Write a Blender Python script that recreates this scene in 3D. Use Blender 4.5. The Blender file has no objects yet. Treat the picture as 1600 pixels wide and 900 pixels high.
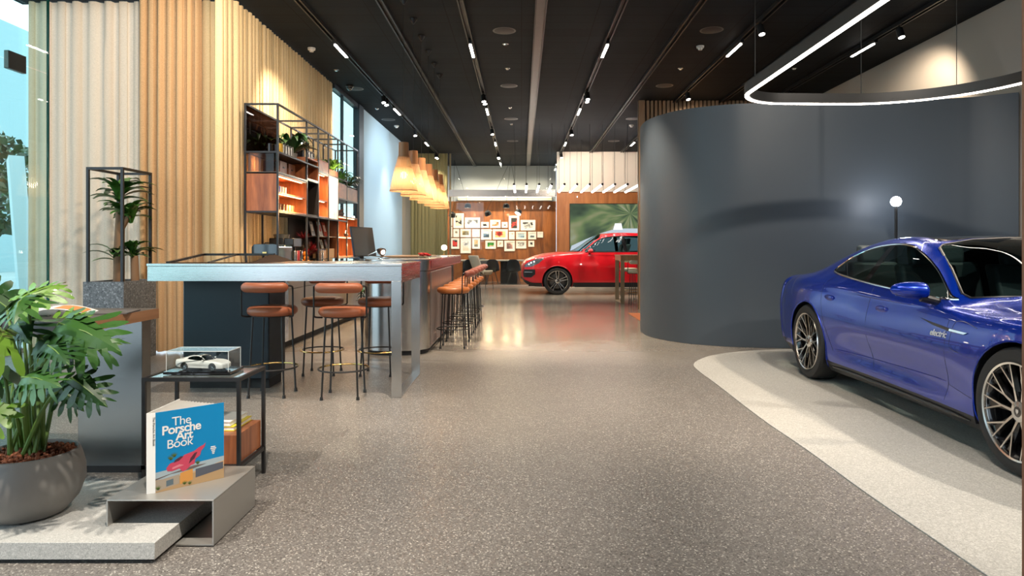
import bpy, math, random
import numpy as np
from mathutils import Vector, Matrix
PI = math.pi
R = math.radians
rng = random.Random(7)
SC = bpy.context.scene
COL = SC.collection

# ---------------------------------------------------------------- camera
F, CX, CY, CH = 1067.0, 815.0, 386.0, 1.30
cam_d = bpy.data.cameras.new('camera')
cam = bpy.data.objects.new('camera', cam_d)
COL.objects.link(cam)
cam.location = (0, 0, CH)
cam.rotation_euler = (R(90), 0, 0)
cam_d.sensor_width = 36.0
cam_d.lens = F / 1600.0 * 36.0
cam_d.shift_x = -(CX - 800) / 1600.0
cam_d.shift_y = (CY - 450) / 1600.0
cam_d.clip_start = 0.05
cam_d.clip_end = 400
SC.camera = cam
SC.view_settings.view_transform = 'Standard'
SC.view_settings.look = 'None'
SC.view_settings.gamma = 1
SC.view_settings.use_curve_mapping = False
SC.view_settings.exposure = 0.5
SC.cycles.use_denoising = True
SC.cycles.max_bounces = 7
SC.cycles.diffuse_bounces = 3
SC.cycles.glossy_bounces = 4
SC.cycles.transmission_bounces = 6
SC.cycles.transparent_max_bounces = 10
SC.cycles.sample_clamp_indirect = 6
SC.cycles.caustics_reflective = False
SC.cycles.caustics_refractive = False

# ---------------------------------------------------------------- sky
W = bpy.data.worlds.new('sky')
SC.world = W
W.use_nodes = True
wn = W.node_tree
wn.nodes.clear()
wo = wn.nodes.new('ShaderNodeOutputWorld')
wb = wn.nodes.new('ShaderNodeBackground')
wb.inputs['Color'].default_value = (0.74, 0.88, 1.0, 1)
wb.inputs['Strength'].default_value = 2.0
wn.links.new(wb.outputs[0], wo.inputs[0])

CEIL = 4.36
def lamp(kind, loc, power, color=(1, .86, .70), size=.05, target=None, angle=70, blend=.6, name='lamp'):
    d = bpy.data.lights.new(name, kind)
    d.energy = power; d.color = color
    if kind == 'AREA':
        d.size = size
    else:
        d.shadow_soft_size = size
    if kind == 'SPOT':
        d.spot_size = R(angle); d.spot_blend = blend
    o = bpy.data.objects.new(name, d)
    COL.objects.link(o)
    o.location = loc
    if target is not None:
        o.rotation_euler = (Vector(target) - Vector(loc)).to_track_quat('-Z', 'Y').to_euler()
    return o

# track lamps, and added ones with no fixture: (x, y, target, power, angle)
TRX = [-2.735, -0.753, 1.26, 3.20, 5.14]
WARM = (1, .83, .64)
NEUT = (1, .90, .78)
SPOT_LIGHTS = [
    # foreground left
    ((-2.735, 1.6), (-2.2, 3.2, .3), 420, 60, NEUT), ((-.753, 1.6), (-1.5, 3.2, .2), 420, 60, NEUT),
    ((-2.735, 5.2), (-2.6, 6.6, .9), 230, 75, NEUT), ((-.753, 5.2), (-.9, 6.6, .3), 330, 75, WARM),
    ((1.26, 1.6), (.5, 3.2, 0), 380, 75, NEUT), ((1.26, 5.2), (.6, 6.4, 0), 330, 75, WARM),
    # car right
    ((3.2, 2.2), (3.2, 4.3, .5), 330, 70, NEUT), ((5.14, 2.2), (3.0, 4.6, .3), 520, 70, NEUT), ((5.14, 5.6), (2.8, 6.3, .2), 330, 70, WARM),
    ((3.2, 5.2), (3.6, 8.6, 1.4), 230, 90, NEUT), ((1.26, 3.4), (2.5, 5.6, .3), 130, 60, NEUT), ((3.2, 9.17), (3.4, 7.2, .5), 130, 75, NEUT),
    ((5.14, 9.3), (4.6, 7.2, .5), 150, 70, WARM),
    # middle
    ((-2.735, 9.0), (-3.5, 10.2, 2.2), 260, 80, WARM), ((-2.735, 13.5), (-3.5, 11.8, 2.4), 200, 80, WARM),
    ((-.753, 9.4), (-.6, 10.2, 0), 420, 80, WARM), ((-.753, 13.4), (-.3, 12.6, 0), 520, 85, WARM),
    ((1.26, 9.4), (.9, 10, 0), 480, 80, WARM), ((1.26, 13.2), (.6, 13.0, 0), 520, 85, WARM),
    ((-2.735, 17.5), (-3.2, 17.5, .8), 160, 80, NEUT),
    ((-.753, 17.3), (.2, 18.2, .3), 330, 80, WARM), ((1.26, 17.4), (1.5, 18.6, .6), 420, 80, WARM),
    ((3.2, 17.4), (3.2, 18.8, .6), 300, 80, WARM),
    ((-2.735, 21.8), (-3.0, 22.3, 1.5), 150, 90, WARM), ((-.753, 21.8), (-.3, 20.4, 0), 200, 90, WARM),
    ((1.26, 19.6), (2.6, 21.9, 2.4), 260, 110, WARM), ((-.753, 24.2), (-.6, 25.7, 1.4), 300, 110, WARM), ((-1.744, 24.2), (-1.9, 25.7, 1.6), 220, 110, WARM), ((.6, 24.2), (.6, 25.7, 1.6), 160, 110, WARM), ((-.753, 15.8), (-3.5, 17.4, 2.2), 200, 100, (.80, .92, 1)), ((-.753, 18.6), (-3.5, 16.2, 1.6), 150, 100, (.80, .92, 1)), ((3.2, 13.2), (3.6, 14.2, 3.2), 200, 100, WARM),  # added: back-room wall spots, and a cool pair imitating daylight on the blue wall
    ((5.14, 9.4), (6.0, 10.2, 2.9), 120, 110, WARM),
    # unseen lamps added to brighten the front left curtains
    ((-.753, 5.4), (-4.2, 8.4, 2.9), 340, 62, WARM), ((-2.735, 5.8), (-5.2, 8.5, 2.6), 260, 90, NEUT), ((-2.735, 6.9), (-3.5, 8.6, 3.4), 50, 110, WARM),
]
for (tx, ty), tg, pw, an, colr in SPOT_LIGHTS:
    lamp('SPOT', (tx, ty, CEIL - .22), pw, colr, .05, tg, an, .7, 'track_or_added_light')

# ---------------------------------------------------------------- projection helpers (photo pixel -> place)
def G(px, py):
    Y = CH * F / (py - CY)
    return ((px - CX) * Y / F, Y, 0.0)
def P(px, py, Y):
    return ((px - CX) * Y / F, Y, CH - (py - CY) * Y / F)
def XX(px, Y): return (px - CX) * Y / F
def ZZ(py, Y): return CH - (py - CY) * Y / F

# ---------------------------------------------------------------- materials
MATS = {}
def newmat(name):
    m = bpy.data.materials.new(name); m.use_nodes = True
    nt = m.node_tree; b = nt.nodes['Principled BSDF']
    return m, nt, b
def mat(name, col=(.5, .5, .5), rough=.5, metal=0, coat=0, emis=None, estr=0, spec=.5, sheen=0, trans=0):
    if name in MATS: return MATS[name]
    m, nt, b = newmat(name)
    b.inputs['Base Color'].default_value = (*col, 1)
    b.inputs['Roughness'].default_value = rough
    b.inputs['Metallic'].default_value = metal
    b.inputs['Coat Weight'].default_value = coat
    b.inputs['Coat Roughness'].default_value = .03
    b.inputs['Specular IOR Level'].default_value = spec
    b.inputs['Transmission Weight'].default_value = trans
    if sheen: b.inputs['Sheen Weight'].default_value = sheen
    if emis:
        b.inputs['Emission Color'].default_value = (*emis, 1)
        b.inputs['Emission Strength'].default_value = estr
    # faint procedural variation so no surface is perfectly uniform
    tc = nt.nodes.new('ShaderNodeTexCoord'); nz = nt.nodes.new('ShaderNodeTexNoise')
    nz.inputs['Scale'].default_value = 9
    mr = nt.nodes.new('ShaderNodeMapRange')
    mr.inputs['To Min'].default_value = max(0, rough - .04); mr.inputs['To Max'].default_value = min(1, rough + .04)
    nt.links.new(tc.outputs['Object'], nz.inputs['Vector'])
    nt.links.new(nz.outputs['Fac'], mr.inputs['Value'])
    nt.links.new(mr.outputs[0], b.inputs['Roughness'])
    MATS[name] = m
    return m
def N(nt, t, **kw):
    n = nt.nodes.new(t)
    for k, v in kw.items(): setattr(n, k, v)
    return n
def mapping(nt, scale=(1, 1, 1), rot=(0, 0, 0), coord='Object'):
    tc = nt.nodes.new('ShaderNodeTexCoord'); mp = nt.nodes.new('ShaderNodeMapping')
    mp.inputs['Scale'].default_value = scale; mp.inputs['Rotation'].default_value = rot
    nt.links.new(tc.outputs[coord], mp.inputs[0])
    return mp.outputs[0]
def ramp(nt, fac, stops):
    r = nt.nodes.new('ShaderNodeValToRGB'); e = r.color_ramp.elements
    while len(e) < len(stops): e.new(.5)
    for el, (p, c) in zip(e, stops):
        el.position = p; el.color = (*c, 1)
    nt.links.new(fac, r.inputs[0])
    return r.outputs[0]
def bump(nt, b, h, strength=.2, dist=.01):
    bp = nt.nodes.new('ShaderNodeBump'); bp.inputs['Strength'].default_value = strength
    bp.inputs['Distance'].default_value = dist
    nt.links.new(h, bp.inputs['Height']); nt.links.new(bp.outputs[0], b.inputs['Normal'])
def wood(name, c1, c2, scale=(8, 8, .8), rough=.4, coat=.1, estr=0):
    if name in MATS: return MATS[name]
    m, nt, b = newmat(name)
    v = mapping(nt, scale)
    n1 = N(nt, 'ShaderNodeTexNoise'); n1.inputs['Scale'].default_value = 1.6; n1.inputs['Detail'].default_value = 8
    n1.inputs['Distortion'].default_value = 1.2
    nt.links.new(v, n1.inputs['Vector'])
    n2 = N(nt, 'ShaderNodeTexNoise'); n2.inputs['Scale'].default_value = 9; n2.inputs['Detail'].default_value = 4
    nt.links.new(v, n2.inputs['Vector'])
    ad = N(nt, 'ShaderNodeMath', operation='ADD'); nt.links.new(n1.outputs['Fac'], ad.inputs[0])
    ml = N(nt, 'ShaderNodeMath', operation='MULTIPLY'); ml.inputs[1].default_value = .35
    nt.links.new(n2.outputs['Fac'], ml.inputs[0]); nt.links.new(ml.outputs[0], ad.inputs[1])
    c = ramp(nt, ad.outputs[0], [(.42, c1), (.62, tuple((a + d) / 2 for a, d in zip(c1, c2))), (.85, c2)])
    nt.links.new(c, b.inputs['Base Color'])
    b.inputs['Roughness'].default_value = rough; b.inputs['Coat Weight'].default_value = coat
    bump(nt, b, n2.outputs['Fac'], .08, .002)
    MATS[name] = m
    return m
def brushed(name, col=(.55, .56, .57), rough=.28, scale=(1, 1, 90)):
    if name in MATS: return MATS[name]
    m, nt, b = newmat(name)
    v = mapping(nt, scale)
    n = N(nt, 'ShaderNodeTexNoise'); n.inputs['Scale'].default_value = 3; n.inputs['Detail'].default_value = 3
    nt.links.new(v, n.inputs['Vector'])
    mr = N(nt, 'ShaderNodeMapRange'); mr.inputs['To Min'].default_value = rough - .03; mr.inputs['To Max'].default_value = rough + .04
    nt.links.new(n.outputs['Fac'], mr.inputs['Value']); nt.links.new(mr.outputs[0], b.inputs['Roughness'])
    b.inputs['Base Color'].default_value = (*col, 1); b.inputs['Metallic'].default_value = 1
    MATS[name] = m
    return m
def glass(name, tint=(.86, .95, .93), refl=.5, alpha=.0):
    """thin sheet glass: clear transmission with fresnel reflection"""
    if name in MATS: return MATS[name]
    m = bpy.data.materials.new(name); m.use_nodes = True
    nt = m.node_tree; nt.nodes.clear()
    o = N(nt, 'ShaderNodeOutputMaterial'); t = N(nt, 'ShaderNodeBsdfTransparent'); g = N(nt, 'ShaderNodeBsdfGlossy')
    mx = N(nt, 'ShaderNodeMixShader'); lw = N(nt, 'ShaderNodeLayerWeight'); lw.inputs[0].default_value = .5
    fr = N(nt, 'ShaderNodeMath', operation='POWER'); fr.inputs[1].default_value = 5; nt.links.new(lw.outputs['Facing'], fr.inputs[0])
    t.inputs[0].default_value = (*tint, 1); g.inputs['Roughness'].default_value = .01
    ml = N(nt, 'ShaderNodeMath', operation='MULTIPLY_ADD'); ml.inputs[1].default_value = min(1, refl * 1.4); ml.inputs[2].default_value = alpha + .07 * refl
    ml.use_clamp = True
    nt.links.new(fr.outputs[0], ml.inputs[0]); nt.links.new(ml.outputs[0], mx.inputs[0])
    nt.links.new(t.outputs[0], mx.inputs[1]); nt.links.new(g.outputs[0], mx.inputs[2]); nt.links.new(mx.outputs[0], o.inputs[0])
    MATS[name] = m
    return m
def fabric(name, col, col2=None, transl=0.0, scale=(60, 60, 420), rough=.9, bmp=.3):
    if name in MATS: return MATS[name]
    m, nt, b = newmat(name)
    v = mapping(nt, scale)
    n = N(nt, 'ShaderNodeTexNoise'); n.inputs['Scale'].default_value = 1; n.inputs['Detail'].default_value = 5
    nt.links.new(v, n.inputs['Vector'])
    col2 = col2 or tuple(c * .8 for c in col)
    c = ramp(nt, n.outputs['Fac'], [(.35, col2), (.65, col)])
    nt.links.new(c, b.inputs['Base Color']); b.inputs['Roughness'].default_value = rough
    b.inputs['Specular IOR Level'].default_value = .15
    bump(nt, b, n.outputs['Fac'], bmp, .002)
    if transl:
        out = nt.nodes['Material Output']
        t = N(nt, 'ShaderNodeBsdfTranslucent'); nt.links.new(c, t.inputs[0])
        mx = N(nt, 'ShaderNodeMixShader'); mx.inputs[0].default_value = transl
        nt.links.new(b.outputs[0], mx.inputs[1]); nt.links.new(t.outputs[0], mx.inputs[2]); nt.links.new(mx.outputs[0], out.inputs[0])
    MATS[name] = m
    return m
def emit(name, col, strength):
    if name in MATS: return MATS[name]
    m = bpy.data.materials.new(name); m.use_nodes = True
    nt = m.node_tree; nt.nodes.clear()
    o = N(nt, 'ShaderNodeOutputMaterial'); e = N(nt, 'ShaderNodeEmission')
    e.inputs[0].default_value = (*col, 1); e.inputs[1].default_value = strength
    nt.links.new(e.outputs[0], o.inputs[0])
    MATS[name] = m
    return m
def terrazzo(name, base, chips, scale=95, rough=.35, far=None):
    """speckled stone; 'far' = (y, colour pair, roughness): polished concrete beyond that line"""
    m, nt, b = newmat(name)
    v = mapping(nt, (1, 1, 1))
    vo = N(nt, 'ShaderNodeTexVoronoi'); vo.inputs['Scale'].default_value = scale
    nt.links.new(v, vo.inputs['Vector'])
    sep = N(nt, 'ShaderNodeSeparateColor'); nt.links.new(vo.outputs['Color'], sep.inputs[0])
    c1 = ramp(nt, sep.outputs[0], chips)
    n = N(nt, 'ShaderNodeTexNoise'); n.inputs['Scale'].default_value = scale * 1.7; n.inputs['Detail'].default_value = 3
    nt.links.new(v, n.inputs['Vector'])
    c2 = ramp(nt, n.outputs['Fac'], [(.4, tuple(x * .75 for x in base)), (.6, tuple(x * 1.25 for x in base))])
    th = N(nt, 'ShaderNodeMath', operation='GREATER_THAN'); th.inputs[1].default_value = .5
    nt.links.new(sep.outputs[1], th.inputs[0])
    mx = N(nt, 'ShaderNodeMix', data_type='RGBA'); nt.links.new(th.outputs[0], mx.inputs['Factor'])
    nt.links.new(c1, mx.inputs['A']); nt.links.new(c2, mx.inputs['B'])
    outc = mx.outputs['Result']
    b.inputs['Roughness'].default_value = rough
    b.inputs['Specular IOR Level'].default_value = .5
    if far:
        yb, pair, rf = far
        sx = N(nt, 'ShaderNodeSeparateXYZ'); nt.links.new(v, sx.inputs[0])
        st = N(nt, 'ShaderNodeMapRange'); st.inputs['From Min'].default_value = yb - 1.2; st.inputs['From Max'].default_value = yb + 1.2
        nt.links.new(sx.outputs['Y'], st.inputs['Value'])
        n3 = N(nt, 'ShaderNodeTexNoise'); n3.inputs['Scale'].default_value = .9; n3.inputs['Detail'].default_value = 7
        nt.links.new(v, n3.inputs['Vector'])
        c3 = ramp(nt, n3.outputs['Fac'], [(.35, pair[0]), (.65, pair[1])])
        m2 = N(nt, 'ShaderNodeMix', data_type='RGBA'); nt.links.new(st.outputs[0], m2.inputs['Factor'])
        nt.links.new(outc, m2.inputs['A']); nt.links.new(c3, m2.inputs['B']); outc = m2.outputs['Result']
        n4 = N(nt, 'ShaderNodeTexNoise'); n4.inputs['Scale'].default_value = 2.2; n4.inputs['Detail'].default_value = 5
        nt.links.new(v, n4.inputs['Vector'])
        rr = N(nt, 'ShaderNodeMapRange'); rr.inputs['To Min'].default_value = rough; rr.inputs['To Max'].default_value = rf
        nt.links.new(st.outputs[0], rr.inputs['Value'])
        ra = N(nt, 'ShaderNodeMath', operation='MULTIPLY_ADD'); ra.inputs[1].default_value = .08
        nt.links.new(n4.outputs['Fac'], ra.inputs[0]); nt.links.new(rr.outputs[0], ra.inputs[2])
        nt.links.new(ra.outputs[0], b.inputs['Roughness'])
    nt.links.new(outc, b.inputs['Base Color'])
    MATS[name] = m
    return m
def paint(name, col, metal=.35, rough=.28):
    m, nt, b = newmat(name)
    b.inputs['Base Color'].default_value = (*col, 1); b.inputs['Metallic'].default_value = metal
    b.inputs['Roughness'].default_value = rough; b.inputs['Coat Weight'].default_value = .75
    b.inputs['Coat Roughness'].default_value = .015
    g = N(nt, 'ShaderNodeNewGeometry'); bk = N(nt, 'ShaderNodeBsdfDiffuse'); bk.inputs[0].default_value = (.008, .008, .01, 1)
    mx = N(nt, 'ShaderNodeMixShader'); out = nt.nodes['Material Output']
    nt.links.new(g.outputs['Backfacing'], mx.inputs[0]); nt.links.new(b.outputs[0], mx.inputs[1]); nt.links.new(bk.outputs[0], mx.inputs[2])
    nt.links.new(mx.outputs[0], out.inputs[0])
    MATS[name] = m
    return m

# ---------------------------------------------------------------- mesh builder
class MB:
    def __init__(s): s.v = []; s.f = []; s.mi = []
    def add(s, vs, fs, mi=0):
        o = len(s.v); s.v += [tuple(map(float, p)) for p in vs]
        for f in fs: s.f.append(tuple(i + o for i in f)); s.mi.append(mi)
        return s
    def box(s, x0, x1, y0, y1, z0, z1, mi=0):
        vs = [(x, y, z) for z in (z0, z1) for y in (y0, y1) for x in (x0, x1)]
        return s.add(vs, [(0, 2, 3, 1), (4, 5, 7, 6), (0, 1, 5, 4), (2, 6, 7, 3), (0, 4, 6, 2), (1, 3, 7, 5)], mi)
    def obox(s, c, u, v, w, mi=0):
        c, u, v, w = map(Vector, (c, u, v, w))
        vs = [c + a * u + b * v + d * w for d in (-1, 1) for b in (-1, 1) for a in (-1, 1)]
        fs = [(0, 2, 3, 1), (4, 5, 7, 6), (0, 1, 5, 4), (2, 6, 7, 3), (0, 4, 6, 2), (1, 3, 7, 5)]
        if u.cross(v).dot(w) < 0: fs = [f[::-1] for f in fs]
        return s.add(vs, fs, mi)
    def bar(s, a, b, w, h, mi=0, up=(0, 0, 1)):
        a, b = Vector(a), Vector(b); d = (b - a)
        L = d.length; d.normalize(); up = Vector(up)
        if abs(d.dot(up)) > .99: up = Vector((0, 1, 0))
        sd = d.cross(up).normalized(); uu = sd.cross(d)
        return s.obox((a + b) / 2, sd * w / 2, d * L / 2, uu * h / 2, mi)
    def tube(s, pts, r, n=8, mi=0, closed=False, cap=True):
        pts = [Vector(p) for p in pts]; m = len(pts)
        rr = r if isinstance(r, (list, tuple)) else [r] * m
        vs = []; prev = None
        for i, p in enumerate(pts):
            if closed: t = pts[(i + 1) % m] - pts[i - 1]
            else: t = pts[min(i + 1, m - 1)] - pts[max(i - 1, 0)]
            if t.length < 1e-9: t = Vector((0, 0, 1))
            t.normalize()
            if prev is None:
                a = Vector((0, 0, 1)) if abs(t.z) < .9 else Vector((1, 0, 0))
                nn = (a - t * a.dot(t)).normalized()
            else:
                nn = prev - t * prev.dot(t)
                nn = nn.normalized() if nn.length > 1e-6 else Vector((1, 0, 0))
            prev = nn; bb = t.cross(nn)
            for k in range(n):
                a = 2 * PI * k / n
                vs.append(p + (nn * math.cos(a) + bb * math.sin(a)) * rr[i])
        fs = []
        for i in range(m if closed else m - 1):
            j = (i + 1) % m
            for k in range(n):
                k2 = (k + 1) % n
                fs.append((i * n + k, i * n + k2, j * n + k2, j * n + k))
        if cap and not closed:
            fs.append(tuple(range(n))[::-1]); fs.append(tuple((m - 1) * n + k for k in range(n)))
        return s.add(vs, fs, mi)
    def lathe(s, prof, c=(0, 0, 0), n=32, mi=0, sx=1, sy=1, axis='z'):
        vs = []; fs = []; m = len(prof)
        for (r, z) in prof:
            for k in range(n):
                a = 2 * PI * k / n
                p = (r * math.cos(a) * sx, r * math.sin(a) * sy, z)
                if axis == 'y': p = (p[0], p[2], -p[1])
                elif axis == 'x': p = (p[2], p[1], -p[0])
                vs.append((c[0] + p[0], c[1] + p[1], c[2] + p[2]))
        for i in range(m - 1):
            for k in range(n):
                k2 = (k + 1) % n
                fs.append((i * n + k, i * n + k2, (i + 1) * n + k2, (i + 1) * n + k))
        return s.add(vs, fs, mi)
    def cyl(s, a, b, r, n=16, mi=0): return s.tube([a, b], r, n, mi)
    def ball(s, c, r, n=16, mi=0, sc=(1, 1, 1)):
        m = max(6, n // 2)
        prof = [(math.sin(PI * i / m), -math.cos(PI * i / m)) for i in range(m + 1)]
        vs = []; fs = []
        for (q, z) in prof:
            for k in range(n):
                a = 2 * PI * k / n
                vs.append((c[0] + r * sc[0] * q * math.cos(a), c[1] + r * sc[1] * q * math.sin(a), c[2] + r * sc[2] * z))
        for i in range(m):
            for k in range(n):
                fs.append((i * n + k, i * n + (k + 1) % n, (i + 1) * n + (k + 1) % n, (i + 1) * n + k))
        return s.add(vs, fs, mi)
    def prism(s, poly, z0, z1, mi=0, axis='z', off=0):
        """extrude a 2-D polygon; axis z: (x,y), axis y: (x,z) between y=z0..z1, axis x: (y,z)"""
        n = len(poly)
        def mk(p, t):
            if axis == 'z': return (p[0], p[1], t)
            if axis == 'y': return (p[0], t, p[1])
            return (t, p[0], p[1])
        vs = [mk(p, z0) for p in poly] + [mk(p, z1) for p in poly]
        fs = [tuple(range(n))[::-1], tuple(range(n, 2 * n))]
        for i in range(n): fs.append((i, (i + 1) % n, n + (i + 1) % n, n + i))
        return s.add(vs, fs, mi)
    def grid(s, fn, nu, nv, mi=0, flip=False):
        vs = [fn(i / nu, j / nv) for j in range(nv + 1) for i in range(nu + 1)]
        fs = []
        for j in range(nv):
            for i in range(nu):
                a = j * (nu + 1) + i
                q = (a, a + 1, a + nu + 2, a + nu + 1)
                fs.append(q[::-1] if flip else q)
        return s.add(vs, fs, mi)
    def merge(s, o, M=None):
        vs = o.v if M is None else [tuple(M @ Vector(p)) for p in o.v]
        off = len(s.v); s.v += vs
        s.f += [tuple(i + off for i in f) for f in o.f]; s.mi += o.mi
        return s
    def build(s, name, m, parent=None, bevel=0, smooth=None, seg=2, angle=35, fix=True):
        off = Vector((0, 0, 0)); p = parent
        while p is not None: off += p.location; p = p.parent
        me = bpy.data.meshes.new(name)
        me.from_pydata([(v[0] - off.x, v[1] - off.y, v[2] - off.z) for v in s.v], [], s.f)
        for mm in (m if isinstance(m, (list, tuple)) else [m]): me.materials.append(mm)
        if len(set(s.mi)) > 1: me.polygons.foreach_set('material_index', s.mi)
        if smooth is None: smooth = True
        if smooth:
            me.polygons.foreach_set('use_smooth', [True] * len(s.f))
            me.set_sharp_from_angle(angle=R(angle))
        me.update()
        o = bpy.data.objects.new(name, me); COL.objects.link(o)
        if parent is not None: o.parent = parent
        if bevel:
            b = o.modifiers.new('edge', 'BEVEL'); b.width = bevel; b.segments = seg; b.limit_method = 'ANGLE'; b.angle_limit = R(40)
            b.harden_normals = False
        return o

def tag(o, label=None, cat=None, group=None, kind=None):
    if label: o['label'] = label
    if cat: o['category'] = cat
    if group: o['group'] = group
    if kind: o['kind'] = kind
    return o
def thing(name, label, cat, loc=(0, 0, 0), rz=0, group=None):
    o = bpy.data.objects.new(name, None); COL.objects.link(o)
    o.empty_display_size = .1
    o.location = loc; o.rotation_euler = (0, 0, rz)
    return tag(o, label, cat, group)
def struct(name, mb, m, **kw):
    o = mb.build(name, m, **kw); o['kind'] = 'structure'; return o
def kids(o): return [c for c in bpy.data.objects if c.parent is o]
def copy_tree(o, parent=None):
    ch = kids(o)
    c = o.copy(); COL.objects.link(c)
    if parent is not None: c.parent = parent
    for k in ch: copy_tree(k, c)
    return c
def place(proto, first, loc, rz=0, label=None, group=None, cat=None, scale=None):
    o = proto if first else copy_tree(proto)
    o.location = loc; o.rotation_euler = (0, 0, rz)
    if label: o['label'] = label
    if group: o['group'] = group
    if scale: o.scale = (scale,) * 3
    return o
ORD = ['first', 'second', 'third', 'fourth', 'fifth', 'sixth', 'seventh', 'eighth', 'ninth', 'tenth', 'eleventh', 'twelfth']
def hermite(xs, ys, x):
    xs = np.array(xs, float); ys = np.array(ys, float)
    d = np.gradient(ys, xs)
    x = np.clip(x, xs[0], xs[-1])
    i = np.clip(np.searchsorted(xs, x) - 1, 0, len(xs) - 2)
    h = xs[i + 1] - xs[i]; t = (x - xs[i]) / h
    return ((2 * t**3 - 3 * t**2 + 1) * ys[i] + (t**3 - 2 * t**2 + t) * h * d[i]
            + (-2 * t**3 + 3 * t**2) * ys[i + 1] + (t**3 - t**2) * h * d[i + 1])
def arc(c, r, a0, a1, n): return [(c[0] + r * math.cos(R(a0 + (a1 - a0) * i / n)), c[1] + r * math.sin(R(a0 + (a1 - a0) * i / n))) for i in range(n + 1)]
def crom(pts, n=6, closed=False):
    pts = [Vector(p) for p in pts]; m = len(pts); out = []
    rngm = m if closed else m - 1
    for i in range(rngm):
        p1, p2 = pts[i], pts[(i + 1) % m]
        p0 = pts[i - 1] if (i > 0 or closed) else p1 * 2 - p2
        p3 = pts[(i + 2) % m] if (i + 2 < m or closed) else p2 * 2 - p1
        for k in range(n):
            t = k / n
            out.append(.5 * ((2 * p1) + (p2 - p0) * t + (2 * p0 - 5 * p1 + 4 * p2 - p3) * t * t + (3 * p1 - p0 - 3 * p2 + p3) * t**3))
    if not closed: out.append(pts[-1])
    return out
def text(body, size, parent, m, M, name='lettering', ext=.0004, offset=0, align='LEFT', shear=0, spacing=1.0):
    c = bpy.data.curves.new(name, 'FONT'); c.body = body; c.size = size; c.extrude = ext; c.offset = offset
    c.align_x = align; c.shear = shear; c.space_character = spacing
    c.materials.append(m)
    tmp = bpy.data.objects.new(name, c); COL.objects.link(tmp)
    bpy.context.view_layer.update()
    me = bpy.data.meshes.new_from_object(tmp.evaluated_get(bpy.context.evaluated_depsgraph_get()))
    bpy.data.objects.remove(tmp); bpy.data.curves.remove(c)
    o = bpy.data.objects.new(name, me); COL.objects.link(o)
    o.parent = parent; o.matrix_local = M
    return o

# shared materials
BLACK = mat('black_metal', (.012, .012, .013), .42, 0)
BLACKM = mat('matt_black', (.014, .014, .016), .65)
STEEL = brushed('brushed_steel', (.60, .61, .61), .27, (1, 1, 90))
STEELV = brushed('brushed_steel_vertical', (.60, .60, .59), .24, (90, 90, 1))
STEELD = brushed('dark_steel', (.44, .43, .40), .36, (1, 40, 1)); STEELD.node_tree.nodes['Principled BSDF'].inputs['Metallic'].default_value = .62
CHROME = mat('chrome', (.8, .8, .8), .08, 1)
BRASS = mat('brass', (.75, .52, .20), .25, 1)
LEATHER = mat('tan_leather', (.42, .125, .055), .42, 0, .1)
LEATHERO = mat('orange_leather', (.44, .14, .035), .42, 0, .1)
WALNUT = wood('walnut', (.52, .18, .065), (.22, .07, .03), (5, 5, .7))
WALNUTH = wood('walnut_horizontal', (.36, .12, .04), (.16, .05, .02), (.7, 5, 5))
WALLWOOD = wood('wall_wood_panel', (.40, .135, .035), (.13, .04, .011), (2.2, 2.2, .35))
PALEWOOD = wood('pale_wood', (.56, .36, .20), (.42, .25, .13), (14, 14, 1))
NAVY = mat('navy_lacquer', (.010, .020, .032), .45)
WHITEP = mat('white_paper', (.85, .84, .80), .7)
GLOWW = emit('lamp_glow_white', (1, .93, .84), 22)
GLOWS = emit('lamp_glow_soft', (1, .90, .78), 9)
GLOWO = emit('shelf_strip_glow', (1, .62, .28), 7)
CERAM = mat('grey_stoneware', (.19, .18, .168), .55)
LEAF = mat('leaf_green', (.028, .090, .014), .38, 0, .15)
LEAFD = mat('leaf_dark_green', (.016, .058, .012), .38, 0, .15)
LEAFY = mat('leaf_yellow_green', (.13, .26, .03), .38, 0, .15)
STEM = mat('green_stem', (.11, .20, .04), .5)
SOIL = mat('clay_pebbles', (.20, .065, .03), .9)
CGLASS = glass('clear_glass', (.93, .96, .95), .5)
# ================================================================ THE SETTING
FLOOR = terrazzo('terrazzo_floor', (.165, .150, .136), [(0, (.06, .053, .047)), (.30, (.145, .132, .12)), (.65, (.22, .20, .18)), (.86, (.30, .28, .25)), (.96, (.50, .47, .42))],
                 165, .34, (8.6, ((.20, .175, .145), (.29, .26, .22)), .12))
struct('floor', MB().prism([(-6.3, -2.3), (6.6, -2.3), (6.6, 26.4), (-4.6, 26.4), (-4.6, 20.0), (-3.75, 20.0), (-3.75, 8.62), (-6.3, 8.62)], -.12, 0), FLOOR)
# pale paving under the blue car
edge = [(1541, 900), (1467, 849), (1350, 769), (1261, 704), (1187, 653), (1117, 599), (1095, 583), (1084, 572), (1090, 564), (1112, 556), (1145, 551), (1190, 547.5), (1240, 546), (1300, 545.5)]
pe = [G(*e) for e in edge]
pe = [(q.x, q.y) for q in crom([(p[0], p[1], 0) for p in pe], 5)]
d0 = (pe[0][0] - pe[6][0], pe[0][1] - pe[6][1])
poly = [(pe[0][0] + d0[0] * .9, pe[0][1] + d0[1] * .9)] + pe + [(5.2, 8.3), (5.6, 7.9), (5.9, 7.4), (5.95, pe[0][1] + d0[1] * .9)]
PAV = terrazzo('pale_paving', (.40, .39, .36), [(0, (.36, .35, .32)), (.5, (.44, .43, .40)), (1, (.54, .53, .49))], 130, .55)
struct('floor_pale_inlay', MB().prism(poly[::-1], .0005, .006), PAV)

struct('wall_front', MB().box(-2.6, 6.6, -2.3, -2.1, 0, CEIL), mat('grey_front_wall', (.30, .29, .27), .7))
struct('wall_right_front', MB().box(6.0, 6.15, -2.1, 6.0, 0, CEIL), mat('grey_front_wall', (.30, .29, .27), .7))
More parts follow.
